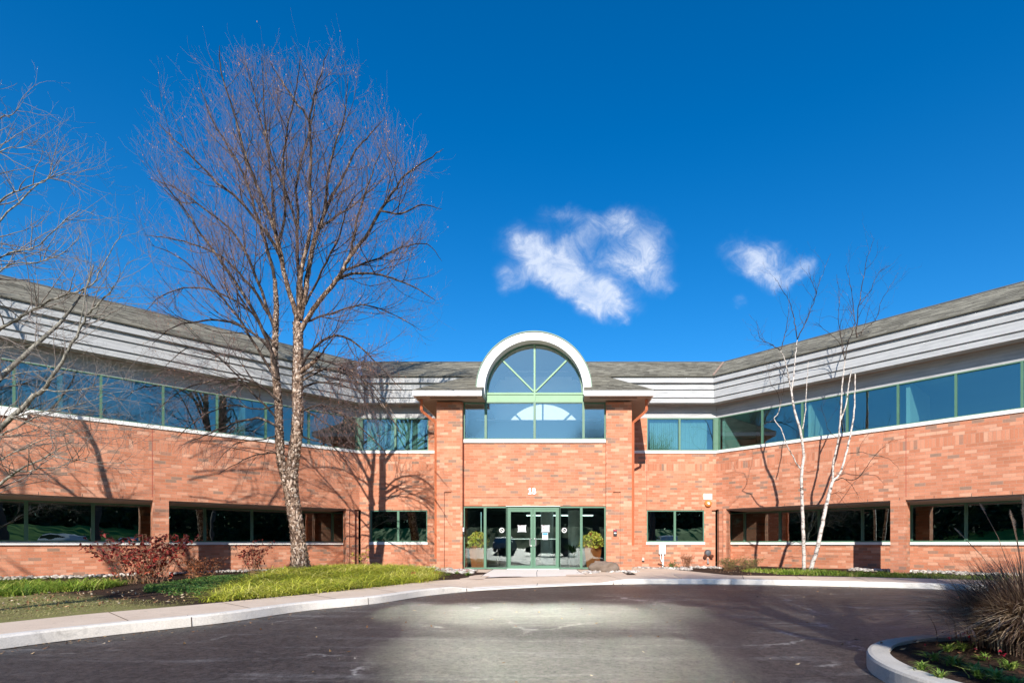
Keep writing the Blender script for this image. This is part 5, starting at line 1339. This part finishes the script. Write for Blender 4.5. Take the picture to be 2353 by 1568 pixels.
# --- pale grey tree standing just outside the frame on the left
gl_ext = []
GY = 12.0; r = empty('maple_tree', (-15.0, GY, 0)); tag(r, 'pale grey bare tree reaching in from the left edge', 'tree'); off = -r.location
T1, T2, T3 = Tubes(), Tubes(), Tubes()
P = [Vector((0, 0, -.2)), Vector((.05, 0, 1)), Vector((.1, 0, 2.0))]; T1.add(densify(P, 6), .20, .15, 16)
for az, h_ in ((.4, 9), (2.3, 10), (4.2, 8.5), (5.4, 7.5)):
    Q = wander(Vector((.1, 0, 1.95)), Vector((math.cos(az) * .5, math.sin(az) * .5, 1)), h_ - 2, 12, .09, Vector((0, 0, .3))); T1.add(Q, .10, .015, 8); gl_ext.append(Q)
cfgG = [dict(dens=3.4, ang=(25, 55), len=(.7, 1.9), r=.014, bend=.25, n=7, wob=.13, t='C', k=4, f0=.1, tip=.25),
        dict(dens=3.4, ang=(25, 65), len=(.3, .8), r=.006, bend=.3, n=5, wob=.18, t='W', k=3, tip=.5), dict(dens=4.5, ang=(30, 70), len=(.08, .3), r=.0035, bend=.3, n=3, wob=.2, t='W', k=3, tip=.6)]
gl = [([(-160, 1060), (-60, 1030), (0, 985), (55, 932), (99, 894), (110, 881), (132, 850), (151, 814), (181, 759), (204, 718), (234, 690), (261, 655)], .085, 12, 11.2),
      ([(-150, 900), (-60, 800), (0, 754), (41, 735), (91, 702), (118, 688), (176, 669), (215, 650), (240, 600), (285, 525)], .055, 12, 11.4),
      ([(-160, 1200), (-60, 1160), (0, 1111), (41, 1081), (110, 1045), (165, 1012)], .06, 12, 11.4),
      ([(41, 1081), (110, 1075), (200, 1050), (330, 1010)], .022, 11.8, 11), ([(99, 894), (150, 900), (230, 885), (320, 860)], .022, 11.7, 11), ([(20, 960), (120, 940), (200, 935), (300, 905)], .024, 11.8, 12.4),
      ([(181, 759), (198, 671), (203, 638), (183, 520)], .018, 11.5, 11.6), ([(204, 718), (260, 660), (300, 590)], .018, 11.4, 11), ([(110, 1045), (200, 1060), (330, 1068)], .02, 11.6, 10.8),
      ([(0, 1000), (80, 960), (180, 930), (270, 900), (340, 905)], .02, 11.9, 11.3), ([(-60, 900), (0, 870), (90, 850), (190, 860), (280, 850)], .022, 12, 11.5), ([(-60, 1090), (30, 1040), (130, 1000), (240, 985), (330, 990)], .022, 12, 11.2),
      ([(30, 960), (110, 985), (200, 1005), (300, 1000)], .016, 11.8, 11.2), ([(-80, 820), (0, 800), (100, 790), (190, 800)], .018, 12, 12.4),
      ([(-150, 500), (-60, 400), (0, 276), (30, 262), (55, 230)], .03, 12, 11.5), ([(-140, 600), (-50, 520), (0, 460), (60, 430), (110, 410), (140, 352)], .035, 12, 11.4),
      ([(-150, 640), (-60, 560), (0, 505), (80, 430), (140, 400), (185, 405)], .035, 12, 12.6), ([(-150, 700), (-50, 640), (0, 590), (90, 560), (170, 490), (235, 495)], .03, 12, 11), ([(-150, 760), (-60, 680), (20, 610), (100, 600), (160, 570), (190, 520)], .03, 12, 12.4),
      ([(-150, 560), (-80, 450), (0, 350), (50, 340), (90, 330)], .025, 12, 12), ([(-100, 1000), (0, 1000), (80, 990), (200, 960)], .02, 11.8, 12.2)]
for pts, rad, y0, y1 in gl:
    P = [q + off for q in densify(L2(pts, y0, y1), 4, .012)]; n = len(P)
    T1.add(P, list(np.linspace(.75, .09, n) * rad), 0, 8); sprout({'C': T2, 'W': T3}, P, rad, .006, 0, cfgG, lambda p: p.z > 1.7)
for Q in gl_ext: sprout({'C': T2, 'W': T3}, Q, .08, .01, 0, [dict(cfgG[0], len=(.8, 2.4))] + cfgG[1:], lambda p: p.z > 1.7)
T1.build('trunk', M_gbark, r); T2.build('limbs', M_gtwig, r); T3.build('crown', M_gtwig, r)

# --- trees beyond the roof and the ones across the driveway (seen in the glass, shading the asphalt)
def bare_tree(name, label, x, y, h, spread, mat=M_dtwig, seed=1, dens=1.0, group=None, z0=-.2, first=.35, thick=1.0):
    random.seed(seed); r_ = empty(name, (x, y, z0)); tag(r_, label, 'tree', group); T1, T2, T3 = Tubes(), Tubes(), Tubes()
    P = wander(Vector((0, 0, 0)), Vector((0, 0, 1)), h * .8, 9, .03, Vector((0, 0, .3))); T1.add(P, h * .018 * thick, .03, 10)
    cfg = [dict(dens=1.1 * dens, ang=(30, 60), len=(h * .12, h * .24), r=.03 * thick, bend=.5, n=7, wob=.12, t='C', k=4, tip=.25),
           dict(dens=1.7 * dens, ang=(25, 60), len=(h * .04, h * .1), r=.012 * thick, bend=.4, n=4, wob=.16, t='W', k=3, tip=.4), dict(dens=2.4 * dens, ang=(25, 60), len=(.2, .7), r=.007 * thick, bend=.3, n=3, wob=.2, t='W', k=3, tip=.5)]
    for _ in range(int(13 * dens ** .5)):
        f = uni(first, .98); i = min(int(f * 9), 8); b = P[i].lerp(P[i + 1], f * 9 - i); az = uni(0, 6.283); L = spread * (1.15 - .6 * f) * uni(.8, 1.15)
        Q = wander(b, Vector((math.cos(az), math.sin(az), uni(.5, 1.3))), L, 9, .08, Vector((0, 0, .5))); T1.add(Q, h * .008 * thick * (1.2 - f * .7), .012, 6)
        sprout({'C': T2, 'W': T3}, Q, .06, .01, 0, cfg, None)
    T1.build('trunk', mat, r_); T2.build('limbs', mat, r_); T3.build('crown', mat, r_); return r_
bare_tree('bare_tree', 'far bare tree poking above the left part of the roof', -15.2, 38, 15.6, 4.0, M_twig, 5, 1.2)
def evergreen(name, label, x, y, h, w, seed, n=2600, group=None, ls=.75):
    random.seed(seed); r_ = empty(name, (x, y, -.2)); tag(r_, label, 'tree', group); mb = MB(); mb.tube([(0, 0, 0), (0, 0, h * .96)], [.02 * h, .02], 7); mb.build('trunk', M_dtwig, r_)
    ml = MB()
    for _ in range(n):
        f = rnd() ** .8; z = h * (.08 + .9 * f); rr = w * (1 - f) ** .8 * (.8 + .2 * math.sin(f * 60)) * uni(.25, 1); az = uni(0, 6.283)
        leaves(ml, [((math.cos(az) * rr, math.sin(az) * rr, z - rr * .25), rnd())], ls * (h / 14), .1)
    ml.build('crown', M_everg, r_); return r_
evergreen('evergreen_tree', 'small dark evergreen top showing above the roof near the left corner', -11.6, 37, 12.35, 3.4, 4, 1800)
lab = ['bare roadside tree reflected in the %s' % s_ for s_ in ('left wing windows', 'right wing windows', 'central side windows', 'entrance glass', 'arched glass', 'far left upper panes')]
for i, (x, y, h, s_) in enumerate(((-10.5, -8, 17, 5.5), (9.5, -15, 14, 5), (-17.5, 2.5, 13.5, 5), (-2.5, -24, 15, 5), (21, -3, 13, 5), (26, 6, 14, 5))):
    bare_tree('bare_tree', lab[i], x, y, h, s_, M_dtwig, 20 + i, .8, 'bare trees across the driveway')
bare_tree('shade_tree', 'bare tree across the driveway whose shadow streaks the asphalt at right', 2.9, -6.4, 12.5, 4.2, M_dtwig, 61, 2.3, None, -.2, .6, 2.0)
bare_tree('shade_tree', 'broad bare tree across the driveway shading the kerbed island', 8.6, -4.6, 12.0, 4.6, M_dtwig, 63, 2.3, None, -.2, .5, 2.0)
for i, (x, y, h, w) in enumerate(((-40, -34, 15, 5), (-30, -40, 17, 6), (-20, -38, 14, 5), (-11, -42, 15, 5.5), (-3, -44, 14, 5), (6, -40, 15, 5), (14, -42, 16, 6), (24, -38, 15, 6), (34, -30, 15, 6), (42, -18, 15, 6), (46, -4, 15, 6), (-46, -20, 15, 6), (-50, -5, 15, 6), (40, 8, 14, 5))):
    evergreen('evergreen_tree', 'dark evergreen across the road mirrored in the lower windows', x, y, h * .72, w, 100 + i, 3200, 'evergreens across the road', .5)
random.seed(77); mb = MB(); wl = []
for _ in range(26000):
    a = R(uni(158, 382)); q = uni(44, 56); x, y = q * math.cos(a) * 1.1, q * math.sin(a) + 6; hh = 10.5 + 3 * noise.noise(Vector((x * .12, y * .12, 0)))
    if y < 14: wl.append(((x, y, hh * rnd() ** .9), rnd()))
leaves(mb, wl, 1.15, .3); wl = []
for _ in range(9000):
    a = R(uni(155, 385)); q = uni(58, 64); x, y = q * math.cos(a) * 1.1, q * math.sin(a) + 6; wl.append(((x, y, 10 * rnd()), rnd())) if y < 14 else None
leaves(mb, wl, 3.2, .3); tag(mb.build('woods', M_everg), kind='stuff')
# lawn bank across the driveway
mb = MB()
for i in range(40):
    for j in range(8):
        q = lambda a, b: ((-60 + a * 3), -13.2 - b * 2.2, .5 + 2.6 * (1 - math.cos(min(1, b / 6) * math.pi)) / 2)
        mb.face([q(i, j), q(i, j + 1), q(i + 1, j + 1), q(i + 1, j)])
tag(mb.build('lawn_bank', concrete('bank_grass', (.11, .21, .03), (.18, .30, .05)), smooth=True), kind='structure')
mb = MB(); mb.face([(-40, -7.8, -.145), (40, -7.8, -.145), (40, -13.3, .52), (-40, -13.3, .52)]); tag(mb.build('parking_lot', M_asph), kind='structure')
# parked cars
def car(col, label, x, y, rz_, suv=False):
    r_ = empty('parked_car', (x, y, -.145 + max(0, (-7.8 - y) * .121)), rz_); tag(r_, label, 'car', 'cars parked across the driveway'); L, Wd = 4.5, 1.8; H = 1.7 if suv else 1.42
    prof = [(-2.25, .35), (-2.28, .62), (-2.2, .82), (-1.2, .95), (-.55, H - .06), (-.2, H), (.9, H), (1.45 if not suv else 1.8, H - .08), (2.0, .98), (2.25, .92), (2.28, .4), (2.0, .28), (-2.0, .28)]
    mb = MB(); n = len(prof)
    def sec(y_, k): return [Vector((px_ * k if False else px_, y_ * (.86 if pz_ > 1.0 else 1), pz_)) for px_, pz_ in prof]
    A, B = sec(-Wd / 2, 1), sec(Wd / 2, 1)
    for i in range(n): mb.face([A[i], A[(i + 1) % n], B[(i + 1) % n], B[i]])
    mb.face(A[::-1]); mb.face(B)
    mb.build('body', col, r_, bevel=.06)
    mb = MB(); gl_ = [(-1.08, .98), (-.55, H - .12), (.9, H - .08), (1.75, 1.02)]
    for s_ in (-1, 1): mb.face([Vector((px_, s_ * (Wd / 2 * .93 + .012), pz_)) for px_, pz_ in gl_])
    mb.face([Vector((-1.24, -.74, .975)), Vector((-1.24, .74, .975)), Vector((-.60, .68, H - .05)), Vector((-.60, -.68, H - .05))]); mb.build('windows', M_carglass, r_)
    for sx in (-1.4, 1.4):
        for s_ in (-1, 1):
            mb = MB(); mb.lathe((sx, s_ * Wd / 2 - s_ * .2, .33), [(0, .21), (.2, .21), (.33, .2), (.33, 0)], 20, axis=(0, s_, 0)); w = mb.build('wheel', M_black, r_)
            mb = MB(); mb.lathe((sx, s_ * Wd / 2 - s_ * .2, .33), [(0, .225), (.19, .215)], 14, axis=(0, s_, 0)); mb.build('rim', M_steel, w)
    for s_ in (-1, 1): mb = MB(); mb.box((-2.285, s_ * .62 - .18, .62), (-2.2, s_ * .62 + .18, .76)); mb.build('headlight', M_wplast, r_)
M_carglass = plain('car_glass', (.02, .03, .035), .08, .02, 2, 0, .8)
cp = [plain('car_silver', (.45, .47, .5), .25, .02, 2, .5), plain('car_white', (.75, .75, .75), .25, .02, 2), plain('car_black', (.02, .02, .025), .15, .02, 2, .2), plain('car_blue', (.05, .09, .18), .2, .02, 2, .3)]
for i, (x, y, a, k, sv, lb) in enumerate(((-13, -10.3, 90, 0, False, 'silver parked car leftmost across the driveway'), (-6, -10.5, 90, 1, False, 'white parked car left of centre across the driveway'), (-1.4, -7.2, 0, 2, True, 'black parked sport utility car facing sideways behind the camera'), (3.4, -10.6, 90, 3, False, 'dark blue parked car across the driveway'), (11, -10.3, 90, 1, True, 'tall white parked car right across the driveway'), (17, -10.0, 90, 0, False, 'silver parked car rightmost across the driveway'))):
    car(cp[k], lb, x, y, R(a), sv)
